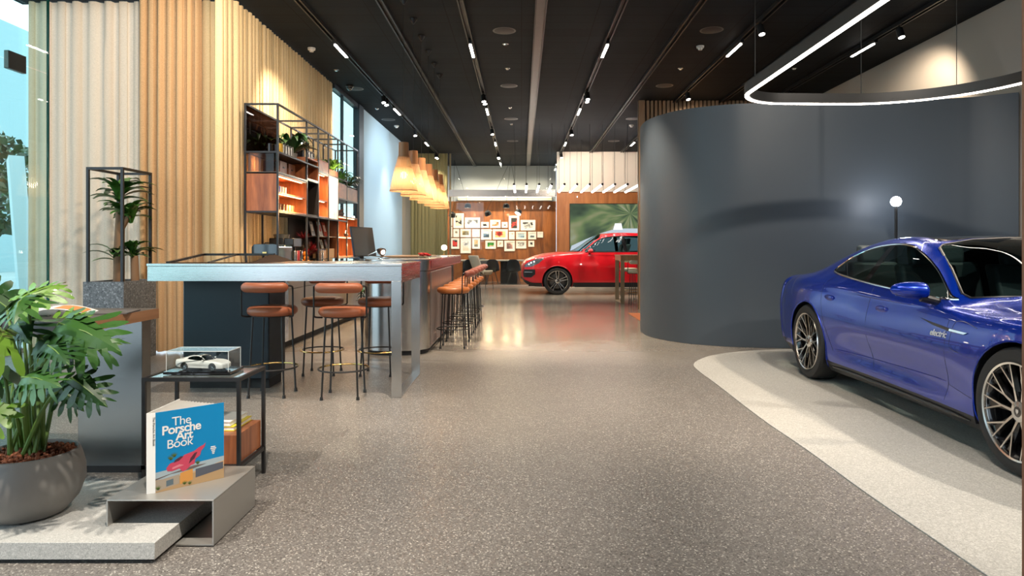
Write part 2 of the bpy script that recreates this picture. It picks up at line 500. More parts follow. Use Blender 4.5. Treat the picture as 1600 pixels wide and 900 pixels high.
# ceiling of dark mesh panels
cm, cnt, cb = newmat('ceiling_mesh')
cv = mapping(cnt, (1, 1, 1))
br = N(cnt, 'ShaderNodeTexBrick'); br.inputs['Scale'].default_value = 1; br.inputs['Mortar Size'].default_value = .008
br.inputs['Color1'].default_value = (.011, .0145, .018, 1); br.inputs['Color2'].default_value = (.0145, .0185, .0225, 1); br.inputs['Mortar'].default_value = (.006, .006, .007, 1)
br.inputs['Brick Width'].default_value = .985; br.inputs['Row Height'].default_value = .30; br.offset = 0
cnt.links.new(cv, br.inputs['Vector']); cnt.links.new(br.outputs['Color'], cb.inputs['Base Color'])
cb.inputs['Roughness'].default_value = .7; cb.inputs['Specular IOR Level'].default_value = .12
wv = N(cnt, 'ShaderNodeTexWave'); wv.bands_direction = 'Y'; wv.inputs['Scale'].default_value = 16
cnt.links.new(cv, wv.inputs['Vector']); bump(cnt, cb, wv.outputs['Fac'], .5, .01)
struct('ceiling', MB().prism([(-6.3, -2.3), (6.2, -2.3), (6.2, 26.4), (-4.6, 26.4), (-4.6, 20.0), (-3.72, 20.0), (-3.72, 8.62), (-6.3, 8.62)], CEIL, CEIL + .15), cm)
for i, tx in enumerate([-1.744, 2.22, 4.18]):
    m_ = MB().box(tx - .045, tx - .025, -1.5, 25.6, CEIL - .05, CEIL - .001).box(tx + .025, tx + .045, -1.5, 25.6, CEIL - .05, CEIL - .001)
    m_.box(tx - .024, tx + .024, -1.5, 25.6, CEIL - .012, CEIL - .001)
    struct('trim_%d' % (i + 1), m_, BLACK)
m_ = MB().box(.245 - .055, .245 + .055, -1.5, 25.6, CEIL - .02, CEIL - .001)
struct('trim_4', m_, mat('grey_channel', (.13, .12, .12), .4))
m_ = MB().box(.245 - .075, .245 - .056, -1.5, 25.6, CEIL - .045, CEIL - .001).box(.245 + .056, .245 + .075, -1.5, 25.6, CEIL - .045, CEIL - .001)
struct('trim_5', m_, BLACK)

# left side: facade glass, curtains, window bay, pale blue wall
FG = glass('facade_glass', (.93, .98, .98), .4)
struct('window_1', MB().box(-6.22, -6.20, -1.9, 8.55, 0.02, CEIL - .01), FG)
m_ = MB()
for yy in (7.9, 5.4, 2.9, .4): m_.box(-6.26, -6.16, yy - .03, yy + .03, 0, CEIL)
m_.box(-6.26, -6.16, -1.9, 8.5, 0, .05)
struct('trim_6', m_, mat('pinkish_frame', (.36, .30, .30), .35, .6))
# inner glass screen with door patch fitting
GP = glass('screen_glass', (.86, .97, .94), .6)
GEDGE = mat('green_glass_edge', (.02, .16, .12), .15)
sc_ = thing('glass_screen', 'tall frameless glass screen with metal patch fitting beside the sheer curtain', 'glass screen', (-4.0, 4.3, 0))
MB().box(-4.006, -3.994, 2.4, 5.76, 2.765, CEIL - .02).box(-4.006, -3.994, 2.4, 5.76, .01, 2.755).build('glass_pane', GP, sc_)
MB().box(-4.008, -3.992, 5.76, 5.775, .01, CEIL - .02).build('glass_edge', GEDGE, sc_)
MB().box(-4.02, -3.98, 5.30, 5.49, 2.69, 2.83).build('patch_fitting', mat('fitting_metal', (.12, .12, .11), .3, .8), sc_, bevel=.004)

LINEN = fabric('grey_linen_sheer', (.74, .61, .47), (.60, .49, .37), .45)
TAN = fabric('tan_linen', (.66, .42, .225), (.50, .31, .155), .2)
CREAM = fabric('cream_linen', (.72, .55, .32), (.58, .43, .24), .10)
OLIVE = fabric('olive_mesh_curtain', (.42, .36, .17), (.30, .26, .12), .1)
def curtain(name, label, a, b, z0, z1, pw, amp, m, seed, side=1, group=None, cat='curtain'):
    rr = random.Random(seed)
    a, b = Vector((*a, 0)), Vector((*b, 0)); d = b - a; L = d.length; d.normalize(); nrm = Vector((-d.y, d.x, 0)) * side
    xs = []; t = 0
    while t < L:
        w = pw * rr.uniform(.6, 1.45); am = amp * rr.uniform(.6, 1.25)
        for k in range(8):
            ph = k / 8
            xs.append((min(L, t + w * (ph + .10 * math.sin(4 * PI * ph))), am * (math.cos(2 * PI * ph)) + rr.uniform(-.003, .003)))
        t += w
    xs.append((L, 0)); mb = MB(); nz = 10
    offs = [rr.uniform(-1, 1) for _ in xs]
    def fn(u, v):
        i = min(len(xs) - 1, int(round(u * (len(xs) - 1))))
        s_, h = xs[i]
        q = a + d * (s_ + .012 * offs[i] * math.sin(v * 2.2)) + nrm * h * (1 - .25 * v)
        return (q.x, q.y, z0 + (z1 - z0) * v)
    mb.grid(fn, len(xs) - 1, nz)
    o = mb.build(name, m, angle=80)
    return tag(o, label, cat, group)
curtain('curtain', 'sheer greyish linen curtain behind the glass screen and caged plant', (-6.16, 8.50), (-4.62, 8.50), .02, CEIL - .01, .155, .045, LINEN, 3)
curtain('curtain', 'heavy tan linen curtain to the right of the caged plant', (-4.70, 8.38), (-3.93, 8.38), .02, CEIL - .01, .12, .05, TAN, 4)
curtain('curtain', 'pale backlit linen curtain panel next to the tan curtain', (-3.99, 8.46), (-3.62, 8.46), .02, CEIL - .01, .17, .04, CREAM, 9)
curtain('curtain', 'long cream pleated curtain behind the black shelving unit', (-3.55, 7.98), (-3.55, 12.75), .02, CEIL - .01, .115, .036, CREAM, 5)
BLUEW = mat('pale_blue_wall', (.46, .64, .74), .7)
struct('wall_left', MB().box(-3.70, -3.50, 15.0, 20.0, 0, CEIL), BLUEW)
struct('window_2', MB().box(-3.54, -3.52, 12.78, 14.62, .1, CEIL - .06), glass('bay_glass', (.74, .90, .86), .5))
FRN = mat('navy_window_frame', (.012, .022, .035), .4)
m_ = MB().box(-3.60, -3.47, 14.60, 15.02, 0, CEIL).box(-3.58, -3.49, 12.76, 14.60, CEIL - .09, CEIL).box(-3.58, -3.49, 12.76, 14.60, 0, .1)
m_.box(-3.56, -3.50, 13.40, 13.43, .1, CEIL - .08)
struct('trim_7', m_, FRN)
struct('wall_left_return', MB().box(-4.3, -3.5, 22.35, 22.6, 0, CEIL).box(-4.4, -4.2, 20.0, 22.4, 0, CEIL), mat('beige_wall', (.50, .43, .32), .7))
curtain('curtain', 'olive pleated mesh curtain at the far end beyond the pale blue wall', (-3.62, 22.25), (-2.42, 22.25), .02, CEIL - .01, .10, .022, OLIVE, 6)
# back meeting room
struct('wall_back', MB().box(-4.5, 1.3, 25.7, 25.9, 0, 3.02), WALLWOOD)
struct('wall_back_upper', MB().box(-4.5, 1.3, 25.72, 25.9, 3.02, CEIL), mat('grey_blue_wall', (.34, .37, .38), .6))
m_ = MB().box(-2.38, 1.13, 22.30, 22.42, 2.95, 3.17)
struct('trim_8', m_, mat('beam_steel', (.62, .60, .58), .25, 1))
struct('ceiling_soffit', MB().box(-2.36, 1.12, 25.3, 25.69, 3.04, 3.24), mat('warm_white', (.80, .74, .64), .6))
cove = MB().box(-2.3, 1.1, 25.20, 25.24, 3.16, 3.19)
tag(cove.build('cove_light', emit('cove_glow', (1, .74, .42), 9)), 'long warm strip light above the wooden picture wall', 'strip light')
m_ = MB().box(-2.36, -2.31, 22.33, 22.39, 0, CEIL)
struct('trim_9', m_, mat('bronze_post', (.30, .24, .14), .35, .7))
GB = glass('partition_glass', (.93, .96, .95), .42)
struct('window_3', MB().box(-2.31, -.55, 22.35, 22.362, .06, 2.95).box(-.54, 1.12, 22.35, 22.362, .06, 2.95).box(-2.31, 1.12, 22.35, 22.362, 3.17, CEIL - .02), GB)
struct('trim_10', MB().box(-2.36, 1.12, 22.28, 22.44, 0.001, .055), mat('pink_sill', (.55, .42, .34), .4))
# screen wall
struct('wall_screen', MB().box(1.13, 5.95, 21.95, 22.2, 0, 3.07), wood('screen_wall_wood', (.55, .23, .075), (.36, .135, .045), (3, 3, .4)))
WS = mat('white_panel', (.74, .69, .62), .55)
m_ = MB()
x_ = 1.13
while x_ < 5.9:
    m_.box(x_, min(5.95, x_ + .352), 21.90, 22.2, 3.07, CEIL - .002); x_ += .362
m_.box(1.13, 5.95, 21.93, 22.2, 3.07, CEIL - .002)
struct('wall_panel_upper', m_, WS)
struct('trim_11', MB().box(1.14, 5.95, 21.6, 21.94, 0.001, .20), mat('pale_base', (.62, .58, .5), .5))
# right wall
struct('wall_right', MB().box(6.0, 6.15, 6.0, 22.2, 0, CEIL), mat('warm_grey_wall', (.44, .39, .33), .7))
# slatted screen behind the curved wall
SLAT = wood('slat_wood', (.50, .33, .21), (.38, .24, .14), (6, 6, .7))
m_ = MB(); x_ = 2.44
while x_ < 5.9:
    m_.box(x_, x_ + .055, 14.25, 14.33, .001, CEIL - .002); x_ += .085
m_.box(2.44, 2.56, 14.22, 14.36, .001, CEIL - .002)
o = struct('wall_slats', m_, SLAT)
struct('wall_slats_backing', MB().box(2.50, 5.95, 14.40, 14.46, 0, CEIL), mat('dark_backing', (.05, .035, .025), .7))
# curved dark wall
wp = [(2.20, 11.6), (1.90, 10.9), (1.83, 10.19), (1.95, 9.62), (2.24, 9.18), (2.64, 8.93), (3.05, 8.82), (3.96, 8.72), (4.7, 8.66), (5.26, 8.57), (5.63, 8.44), (5.97, 8.20)]
wc = [(q.x, q.y) for q in crom([(a, b, 0) for a, b in wp], 8)]
inner = []
for i, p in enumerate(wc):
    q0 = wc[max(0, i - 1)]; q1 = wc[min(len(wc) - 1, i + 1)]
    t = Vector((q1[0] - q0[0], q1[1] - q0[1])).normalized()
    inner.append((p[0] - t.y * .16, p[1] + t.x * .16))
inner[-1] = (5.98, 8.36)
struct('wall_curved', MB().prism(wc + inner[::-1], 0.002, 3.16), mat('slate_blue_wall', (.066, .082, .100), .5), angle=50)
# wooden door edge at the picture's right
struct('trim_12', MB().box(1.1428, 1.30, 1.50, 1.56, 0, CEIL - .002), wood('door_edge_wood', (.35, .13, .07), (.28, .10, .05), (6, 6, .6)))

# outdoors, seen through the facade
struct('ground_outside', MB().box(-60, -6.31, -10, 70, -.3, -.16).box(-6.309, -4.62, 8.64, 70, -.3, -.16), mat('paving_outside', (.42, .47, .48), .8))
def tree(x, y, h, label, seed, m):
    t = thing('street_tree', label, 'tree', (x, y, -.16)); rr = random.Random(seed)
    MB().tube([(x, y, -.16), (x + .1, y, h * .4), (x - .05, y, h * .62)], [.16, .12, .07], 8).build('trunk', mat('bark', (.09, .06, .04), .9), t)
    fb = MB()
    for i in range(900):
        a = rr.uniform(0, 2 * PI); q = rr.random() ** .5; zz = rr.uniform(-1, 1)
        rad = math.sqrt(max(0, 1 - zz * zz)) * h * .34 * q
        c = Vector((x + rad * math.cos(a), y + rad * math.sin(a), h * .68 + zz * h * .32))
        u = Vector((rr.uniform(-1, 1), rr.uniform(-1, 1), rr.uniform(-1, 1))).normalized() * .16
        v = u.cross(Vector((rr.uniform(-1, 1), rr.uniform(-1, 1), 1))).normalized() * .10
        fb.add([c - u, c + v, c + u, c - v], [(0, 1, 2, 3)])
    fb.build('foliage', m, t)
tree(-14.5, 18.6, 4.4, 'round green street tree outside, closest to the facade glass', 1, LEAFD)
tree(-20.0, 25.5, 5.2, 'taller green street tree farther down the pavement outside', 2, LEAF)
bld = thing('office_building', 'distant building outside with dark horizontal louvres and blue glass', 'building', (-34, 40, -.16))
mb = MB().box(-42, -30.2, 38, 46, -.16, 14.5); mb.build('wall', mat('building_glass', (.36, .50, .54), .35), bld)
mb = MB()
for k in range(16): mb.box(-42, -30.1, 37.7, 38, 4.5 + k * .6, 4.75 + k * .6)
mb.build('louvre', mat('louvre_red_dark', (.07, .03, .035), .5), bld)
mb = MB().bar((-8.6, 11.6, 2.8), (-7.7, 10.7, -.1), .22, .22)
tag(mb.build('slanted_strut', mat('pale_strut', (.45, .56, .60), .5)), 'pale slanted strut standing outside behind the facade glass', 'strut')

# ================================================================ CEILING THINGS
for i, tx in enumerate(TRX):
    t = thing('lighting_track', ['black ceiling track nearest the cream curtain', 'black ceiling track running above the long bar stools',
        'black ceiling track just right of the pale grey ceiling channel', 'black ceiling track over the curved dark wall', 'black ceiling track closest to the white right wall'][i], 'track', (tx, 10, CEIL), 0, 'black ceiling tracks')
    y1 = [25.5, 25.5, 25.5, 21.8, 14.1][i]
    MB().box(tx - .042, tx - .022, -1.5, y1, CEIL - .055, CEIL - .001).box(tx + .022, tx + .042, -1.5, y1, CEIL - .055, CEIL - .001).box(tx - .022, tx + .022, -1.5, y1, CEIL - .015, CEIL - .001).build('rail', BLACK, t)
def linear():
    t = thing('linear_track_light', 'x', 'lamp')
    MB().box(-.024, .024, -.40, .40, -.075, 0).build('housing', BLACK, t)
    MB().box(-.019, .019, -.33, .33, -.084, -.0755).build('diffuser', GLOWW, t)
    return t
lin = linear(); first = True
TN = ['curtain track', 'bar stool track', 'track beside the grey channel', 'curved wall track', 'rightmost track']
spots_y = {0: [10.35, 15.0, 19.7, 24.4], 1: [10.35, 15.0, 19.7, 24.4], 2: [10.35, 15.0, 19.7, 24.4], 3: [10.3, 19.7], 4: [10.3]}
DN = ['closest to the camera', 'second along', 'third along', 'farthest along']
for i, ys in spots_y.items():
    for k, yy in enumerate(ys):
        place(lin, first, (TRX[i], yy, CEIL - .0165), 0, 'slim glowing linear light on the %s, %s' % (TN[i], DN[k]), 'linear track lights'); first = False
def spot():
    t = thing('track_spotlight', 'x', 'spotlight')
    MB().box(-.02, .02, -.05, .05, -.03, 0).build('adapter', BLACK, t)
    mb = MB()
    mb.tube([(0, 0, -.03), (0, .0, -.07)], .012, 8)
    mb.build('stem', BLACK, t)
    ax = Vector((.12, -.28, -1)).normalized(); c = Vector((0, 0, -.07))
    h = MB().tube([c, c + ax * .135], .047, 20).build('housing', BLACK, t)
    MB().tube([c + ax * .1355, c + ax * .138], .038, 20).build('lens', GLOWW, t)
    return t
sp = spot(); first = True
sy = {0: [(13.5, 2), (17.5, 1), (21.8, 2)], 1: [(13.4, 2), (17.3, 1), (21.8, 2)], 2: [(13.2, 2), (17.4, 1), (21.8, 2)], 3: [(9.17, 1), (13.2, 1)], 4: [(9.3, 1), (13.1, 1)]}
for i, lst in sy.items():
    for k, (yy, n_) in enumerate(lst):
        for q in range(n_):
            lb = 'black spotlight on the %s, %s%s' % (TN[i], DN[k], '' if n_ == 1 else [', front of pair', ', rear of pair'][q])
            place(sp, first, (TRX[i], yy + q * .22, CEIL - .0165), R(20 * q), lb, 'track spotlights'); first = False
SPK = mat('speaker_grille', (.045, .042, .042), .6)
def speaker():
    t = thing('ceiling_speaker', 'x', 'speaker')
    MB().lathe([(.14, -.001), (.155, -.004), (.165, -.001)], n=36).build('rim', mat('speaker_rim', (.08, .08, .08), .4), t)
    MB().lathe([(0, -.006), (.13, -.004), (.14, -.001)], n=36).build('grille', SPK, t)
    return t
spk = speaker(); first = True
for (x, y, lb) in [(-.245, 9.66, 'round ceiling speaker left of the grey channel, closest to the camera'), (-.24, 12.96, 'round ceiling speaker left of the grey channel, second along'),
                   (-.25, 16.3, 'round ceiling speaker left of the grey channel, third along'), (-.26, 19.7, 'round ceiling speaker left of the grey channel, farthest away'),
                   (-3.22, 13.2, 'round ceiling speaker near the end of the cream curtain'), (-3.2, 16.4, 'round ceiling speaker beside the pale blue wall'),
                   (2.68, 9.63, 'round ceiling speaker nearest the curved dark wall'), (2.71, 12.95, 'round ceiling speaker just ahead of the wood slats'),
                   (2.65, 16.3, 'round ceiling speaker behind the line of the wood slats'), (2.66, 19.7, 'round ceiling speaker near the white slatted panel')]:
    place(spk, first, (x, y, CEIL - .0005), 0, lb, 'round ceiling speakers'); first = False
def detector():
    t = thing('smoke_detector', 'x', 'smoke detector')
    MB().lathe([(0, -.06), (.03, -.06), (.036, -.035), (.055, -.03), (.06, 0)], n=24).build('cap', mat('white_plastic', (.8, .78, .74), .4), t)
    return t
dt = detector(); first = True
for (x, y, lb) in [(-3.23, 10.5, 'white smoke detector near the cream curtain'), (-3.15, 17.2, 'white smoke detector beside the pale blue wall'),
                   (2.72, 10.4, 'white smoke detector over the curved dark wall'), (2.75, 17.1, 'white smoke detector beyond the wood slats')]:
    place(dt, first, (x, y, CEIL - .0005), 0, lb, 'white smoke detectors'); first = False
def sprinkler():
    t = thing('sprinkler_head', 'x', 'sprinkler')
    MB().lathe([(0, -.02), (.025, -.02), (.03, -.004), (.045, 0)], n=18).build('plate', CHROME, t)
    return t
sk = sprinkler(); first = True
for (x, y, lb) in [(XX(790, 10.3), 10.3, 'chrome sprinkler plate closest to the camera left of the grey channel'), (XX(793, 11.7), 11.7, 'chrome sprinkler plate second along left of the grey channel'),
                   (XX(797, 15.0), 15.0, 'chrome sprinkler plate third along left of the grey channel'), (XX(799, 17.0), 17.0, 'chrome sprinkler plate farthest along the grey channel'),
                   (XX(525.6, 11.8), 11.8, 'chrome sprinkler plate beside the cream curtain'), (XX(589, 15.1), 15.1, 'chrome sprinkler plate beside the pale blue wall'),
                   (XX(1063, 11.7), 11.7, 'chrome sprinkler plate above the wood slats'), (XX(1241, 11.7), 11.7, 'chrome sprinkler plate inside the big ring pendant outline')]:
    place(sk, first, (x, y, CEIL - .0005), 0, lb, 'chrome sprinkler plates'); first = False
# dome camera under the ceiling by the window bay
dc = thing('security_camera', 'small dark dome camera at the ceiling by the window bay', 'camera', (-3.25, 12.9, CEIL))
MB().lathe([(.07, 0), (.075, -.03), (.055, -.05)], (-3.25, 12.9, CEIL - .0005), 20).build('base', BLACK, dc)
MB().ball((-3.25, 12.9, CEIL - .055), .05, 16).build('dome', mat('smoked_dome', (.05, .06, .07), .1, 0, 1), dc)

# six slatted wooden pendants above the bar
PW = wood('pendant_wood', (.58, .27, .12), (.46, .20, .08), (9, 9, 1.2))
pm, pnt, pb = newmat('pendant_slats')
pb.inputs['Base Color'].default_value = (.80, .52, .28, 1); pb.inputs['Roughness'].default_value = .6
tl = N(pnt, 'ShaderNodeBsdfTranslucent'); tl.inputs[0].default_value = (1, .72, .42, 1)
px_ = N(pnt, 'ShaderNodeMixShader'); px_.inputs[0].default_value = .30
pnt.links.new(pb.outputs[0], px_.inputs[1]); pnt.links.new(tl.outputs[0], px_.inputs[2]); pnt.links.new(px_.outputs[0], pnt.nodes['Material Output'].inputs[0])
def pendant():
    t = thing('pendant_lamp', 'x', 'pendant lamp')
    # origin: bottom centre of the shade
    prof = [(0, .17), (.12, .148), (.25, .118), (.37, .085), (.45, .067), (.52, .062), (.60, .060)]
    zs = [p[0] for p in prof]; rs = [p[1] for p in prof]
    mb = MB(); n = 44
    for k in range(n):
        a = 2 * PI * k / n; ca, sa = math.cos(a), math.sin(a)
        pts = []
        for i in range(10):
            z = .42 * i / 9; r = float(np.interp(z, zs, rs)); hw = .37 * 2 * PI * r / n
            for sg in (-1, 1): pts.append((r * ca - sg * hw * sa, r * sa + sg * hw * ca, z))
        mb.add(pts, [(2 * i, 2 * i + 1, 2 * i + 3, 2 * i + 2) for i in range(9)])
    mb.build('shade', pm, t, angle=80)
    MB().lathe([(.168, 0), (.172, 0), (.172, .012), (.168, .012), (.168, 0)], n=40).lathe([(.098, .29), (.102, .29), (.102, .30), (.098, .30), (.098, .29)], n=40).build('hoop', pm, t)
    MB().lathe([(.066, .40), (.068, .42), (.0635, .45), (.061, .52), (.059, .60), (.05, .602), (.0, .602)], n=30).build('collar', PW, t)
    MB().ball((0, 0, .20), .045, 16).build('bulb', emit('bulb_glow', (1, .72, .40), 5), t)
    MB().tube([(0, 0, .60), (0, 0, 2.30)], .0025, 6).build('cable', BLACK, t)
    MB().lathe([(0, 2.30), (.012, 2.30), (.05, 2.36), (.05, 2.372), (0, 2.372)], n=20).build('ceiling_rose', BLACK, t)
    return t
pd = pendant(); first = True
for k in range(6):
    yy = 8.4 + k * .74; zz = 1.985
    o = place(pd, first, (-1.45, yy, zz), 0, 'slatted wooden cone pendant over the bar, %s of six from the front' % ORD[k], 'slatted wooden pendants'); first = False
    lamp('POINT', (-1.45, yy, zz + .16), 6, (1, .74, .46), .05, name='pendant_light')

# eleven suspended tube lights
def tubelight(L):
    t = thing('tube_light', 'x', 'tube light')
    MB().tube([(0, 0, 0), (0, L - .12, 0)], .026, 12).build('tube', emit('tube_glow', (1, .93, .86), 13), t)
    MB().tube([(0, -.10, 0), (0, -.001, 0)], .030, 12).tube([(0, L - .119, 0), (0, L - .04, 0)], .030, 12).build('end_cap', BLACK, t)
    MB().tube([(0, -.05, .028), (0, -.05, CEIL - 2.86 - .003)], .003, 5).tube([(0, L - .08, .028), (0, L - .08, CEIL - 2.86 - .003)], .005, 5).build('cable', BLACK, t)
    return t
tb = tubelight(2.45); first = True
for k in range(11):
    place(tb, first, (-.19 + k * .314, 17.05, 2.86), 0, 'suspended glowing tube above the red car, %s from the left' % ORD[k], 'row of suspended tubes'); first = False

# big ring pendant over the blue car
rz = 2.80
ringp = arc((2.18 + .55, 6.60), .55, 180, 90, 14) + [(3.2, 7.17)] + arc((3.42, 5.97), 1.2, 88, 0, 20) + [(4.62, 4.8), (4.62, 3.6)] + arc((3.42, 2.2), 1.2, 0, -90, 12) + arc((2.73, 1.55), .55, 270, 180, 8)
ringp += [(2.18, 2.6), (2.18, 3.6), (2.18, 4.6), (2.18, 5.6)]
ringc = ringp
def offs(poly, d):
    out = []; n = len(poly)
    for i, p in enumerate(poly):
        q0, q1 = poly[i - 1], poly[(i + 1) % n]
        t = Vector((q1[0] - q0[0], q1[1] - q0[1]))
        t = t.normalized() if t.length > 1e-6 else Vector((1, 0))
        out.append((p[0] - t.y * d, p[1] + t.x * d))
    return out
def band(mb, a, b, z0, z1):
    n = len(a); vs = [(p[0], p[1], z) for ring, z in ((a, z0), (a, z1), (b, z1), (b, z0)) for p in ring]
    fs = []
    for i in range(n):
        j = (i + 1) % n
        for r_ in range(4): fs.append((r_ * n + i, r_ * n + j, ((r_ + 1) % 4) * n + j, ((r_ + 1) % 4) * n + i))
    mb.add(vs, fs)
rg = thing('ring_pendant', 'large black rounded ring pendant with lit underside above the blue car', 'pendant lamp', (3.4, 4.3, rz))
oA, oB = offs(ringc, .0), offs(ringc, -.055)
mb = MB(); band(mb, oA, oB, rz, rz + .10); mb.build('housing', mat('ring_black', (.012, .012, .012), .45), rg, angle=30)
oC, oD = offs(ringc, -.006), offs(ringc, -.040)
mb = MB(); band(mb, oC, oD, rz - .010, rz - .0005); mb.build('diffuser', emit('ring_glow', (1, .90, .78), 14), rg, angle=30)
mb = MB()
for (x, y) in [(4.30, 6.75), (2.205, 6.45), (2.205, 3.6), (3.55, 7.14), (4.6, 4.6), (2.9, 1.0), (4.4, 1.6)]: mb.tube([(x, y, rz + .09), (x, y, CEIL - .001)], .004, 6)
mb.build('cable', BLACK, rg)
# ================================================================ TABLES AND COUNTERS
# high steel table with loop leg
Tt = 1.157
ht = thing('high_table', 'long brushed steel high table with flat loop leg, nearest the tan stools', 'table', (-1.5, 5.88, 0))
MB().box(-3.23, -1.03, 5.88, 6.97, Tt - .022, Tt).build('tabletop', STEEL, ht, bevel=.002)
MB().box(-3.225, -1.035, 5.885, 5.90, Tt - .15, Tt - .025).box(-3.225, -1.035, 6.95, 6.965, Tt - .15, Tt - .025).box(-3.225, -3.21, 5.9, 6.95, Tt - .15, Tt - .025).box(-1.05, -1.035, 5.9, 6.95, Tt - .15, Tt - .025).box(-3.21, -1.05, 5.9, 6.95, Tt - .12, Tt - .10).build('apron', STEEL, ht)
lg = MB()
lg.box(-1.122, -1.035, 5.882, 5.897, .0, Tt - .151).box(-1.122, -1.035, 6.952, 6.967, .0, Tt - .151).box(-1.122, -1.035, 5.897, 6.952, .0, .014).box(-1.122, -1.035, 5.897, 6.952, Tt - .165, Tt - .151)
lg.build('leg', STEELV, ht, bevel=.0015)
sup = MB().box(-3.10, -2.31, 6.25, 6.68, .09, Tt - .151)
sup.build('pedestal', NAVY, ht, bevel=.012, seg=3)
MB().box(-3.06, -2.33, 6.30, 6.62, .0, .089).build('plinth', BLACKM, ht)
# touch display wedge on the table
ds = thing('tabletop_display', 'low wedge shaped display with dark rim lying on the steel table', 'display', (-2.8, 6.4, Tt))
A0, A1, B1, B0 = (-3.12, 6.02, Tt + .001), (-2.33, 6.02, Tt + .001), (-2.48, 6.88, Tt + .068), (-3.19, 6.88, Tt + .068)
A1b = (-2.25, 6.40, Tt + .001); B1b = (-2.30, 6.92, Tt + .001); B0b = (-3.22, 6.94, Tt + .001)
mb = MB(); mb.add([A0, A1, B1, B0, B1b, B0b], [(0, 1, 2, 3), (1, 4, 2), (2, 4, 5, 3), (0, 3, 5), (0, 5, 4, 1)])
mb.build('bezel', mat('bronze_bezel', (.05, .03, .022), .75, 0, 0, None, 0, .08), ds)
def q4(u, v, lift):
    a = Vector(A0).lerp(Vector(A1), u); b = Vector(B0).lerp(Vector(B1), u); p = a.lerp(b, v); return (p.x, p.y, p.z + lift)
MB().add([q4(.05, .05, .003), q4(.93, .05, .003), q4(.93, .93, .003), q4(.05, .93, .003)], [(0, 1, 2, 3)]).build('screen', mat('dark_mirror', (.02, .018, .018), .03, 0, 1), ds)
mb = MB()
for a, b in ((.0, 0), (.97, 0)): pass
mb.bar(q4(.45, .02, .006), q4(.47, .95, .006), .02, .008)
mb.bar(q4(.0, .97, .006), q4(1, .97, .006), .03, .014)
mb.bar(q4(.0, .0, .006), q4(.0, .97, .006), .03, .014)
mb.build('rim', BLACK, ds)

# stools
def make_stool(name='bar_stool', seatm=LEATHER, ring2=BRASS, backm=None):
    backm = backm or seatm
    t = thing(name, 'x', 'stool')
    prof = [(0, .702), (.16, .700), (.19, .706), (.208, .722), (.214, .742), (.208, .764), (.19, .778), (.15, .784), (0, .786)]
    MB().lathe(prof, n=40).build('seat', seatm, t, angle=60)
    MB().lathe([(0, .694), (.17, .694), (.17, .701), (0, .701)], n=24).build('seat_frame', BLACK, t)
    for sx in (-1, 1):
        for sy in (-1, 1):
            MB().tube([(sx * .125, sy * .125, .695), (sx * .152, sy * .152, .03), (sx * .153, sy * .153, .025), (sx * .1535, sy * .1535, 0)], [.0085, .0085, .013, .016], 10).build('leg', BLACK, t)
    fr = [(.214 * math.cos(a * PI / 24), .214 * math.sin(a * PI / 24), .245) for a in range(25)]
    bk = [(.214 * math.cos(PI + a * PI / 24), .214 * math.sin(PI + a * PI / 24), .245) for a in range(25)]
    MB().tube(bk, .0075, 8).build('foot_ring', BLACK, t)
    MB().tube(fr, .0078, 8).build('foot_ring_front', ring2, t)
    cx, cy, r = 0, .03, .27
    ap = [(cx + r * math.sin(R(a)), cy - r * math.cos(R(a)), .955) for a in range(-44, 45, 4)]
    nn = len(ap); rads = [.020, .037] + [.043] * (nn - 4) + [.037, .020]
    MB().tube(ap, rads, 18).build('backrest', backm, t, angle=60)
    for s in (-1, 1):
        e = Vector((s * .185, -.165, .97))
        pts = crom([e, (s * .214, -.150, .965), (s * .222, -.135, .935), (s * .222, -.13, .75), (s * .218, -.12, .705), (s * .17, -.06, .692)], 5)
        MB().tube(pts, .0078, 8).build('arm', BLACK, t)
    return t
st = make_stool()
G1 = 'tan leather stools around the steel high table'
place(st, True, (-2.195, 6.02, 0), 0, 'tan leather stool in front of the navy table pedestal', G1)
place(st, False, (-1.55, 5.95, 0), R(2), 'tan leather stool at the middle of the table, its back to the camera', G1)
place(st, False, (-2.05, 7.03, 0), R(181), 'tan leather stool behind the table, in front of the pale cabinets', G1)
place(st, False, (-1.46, 7.0, 0), R(178), 'tan leather stool behind the table, in front of the curved steel bar end', G1)
so = make_stool('bar_stool', LEATHERO, BLACK, mat('maroon_leather', (.26, .07, .045), .4, 0, .1))
for k in range(6):
    place(so, k == 0, (-.885, 8.88 + k * .66, 0), R(90 + [0, 2, -1, 1, 0, -2][k]), 'orange leather stool along the long bar, %s from the front' % ORD[k], 'orange leather stools along the bar')

# rounded steel bar
bx0, bx1, by0, by1 = -1.93, -1.13, 8.14, 12.7
def rrect(x0, x1, y0, y1, r, rb=.02):
    return arc((x1 - r, y0 + r), r, -90, 0, 10)[::1] + [(x1, y1), (x0, y1)] + arc((x0 + r, y0 + r), r, 180, 270, 10)
bar = thing('bar_counter', 'long bar with rounded brushed steel end beside the orange stools', 'bar counter', (-1.53, 10, 0))
MB().prism(rrect(bx0, bx1, by0, 10.9, .30), .06, 1.005).build('body', STEELV, bar, angle=50)
MB().prism(rrect(bx0 + .04, bx1 - .04, by0 + .04, 10.85, .27), 0, .059).build('plinth', BLACKM, bar, angle=50)
MB().prism(rrect(bx0, bx1, by0, 12.7, .30), 1.012, 1.135).build('top_band', STEELV, bar, angle=50)
MB().prism(rrect(bx0 - .0, bx1 + .0, by0 + .0, 12.7, .30), 1.136, 1.150).build('worktop', STEEL, bar, angle=50)
MB().box(bx1 + .001, bx1 + .012, 8.47, 10.88, .08, .99).build('side_panel', mat('taupe_panel', (.24, .20, .19), .35, .3), bar)
MB().box(bx1 + .001, bx1 + .006, 8.50, 12.68, 1.03, 1.13).build('band_panel', mat('maroon_panel', (.16, .04, .045), .22, .2), bar)
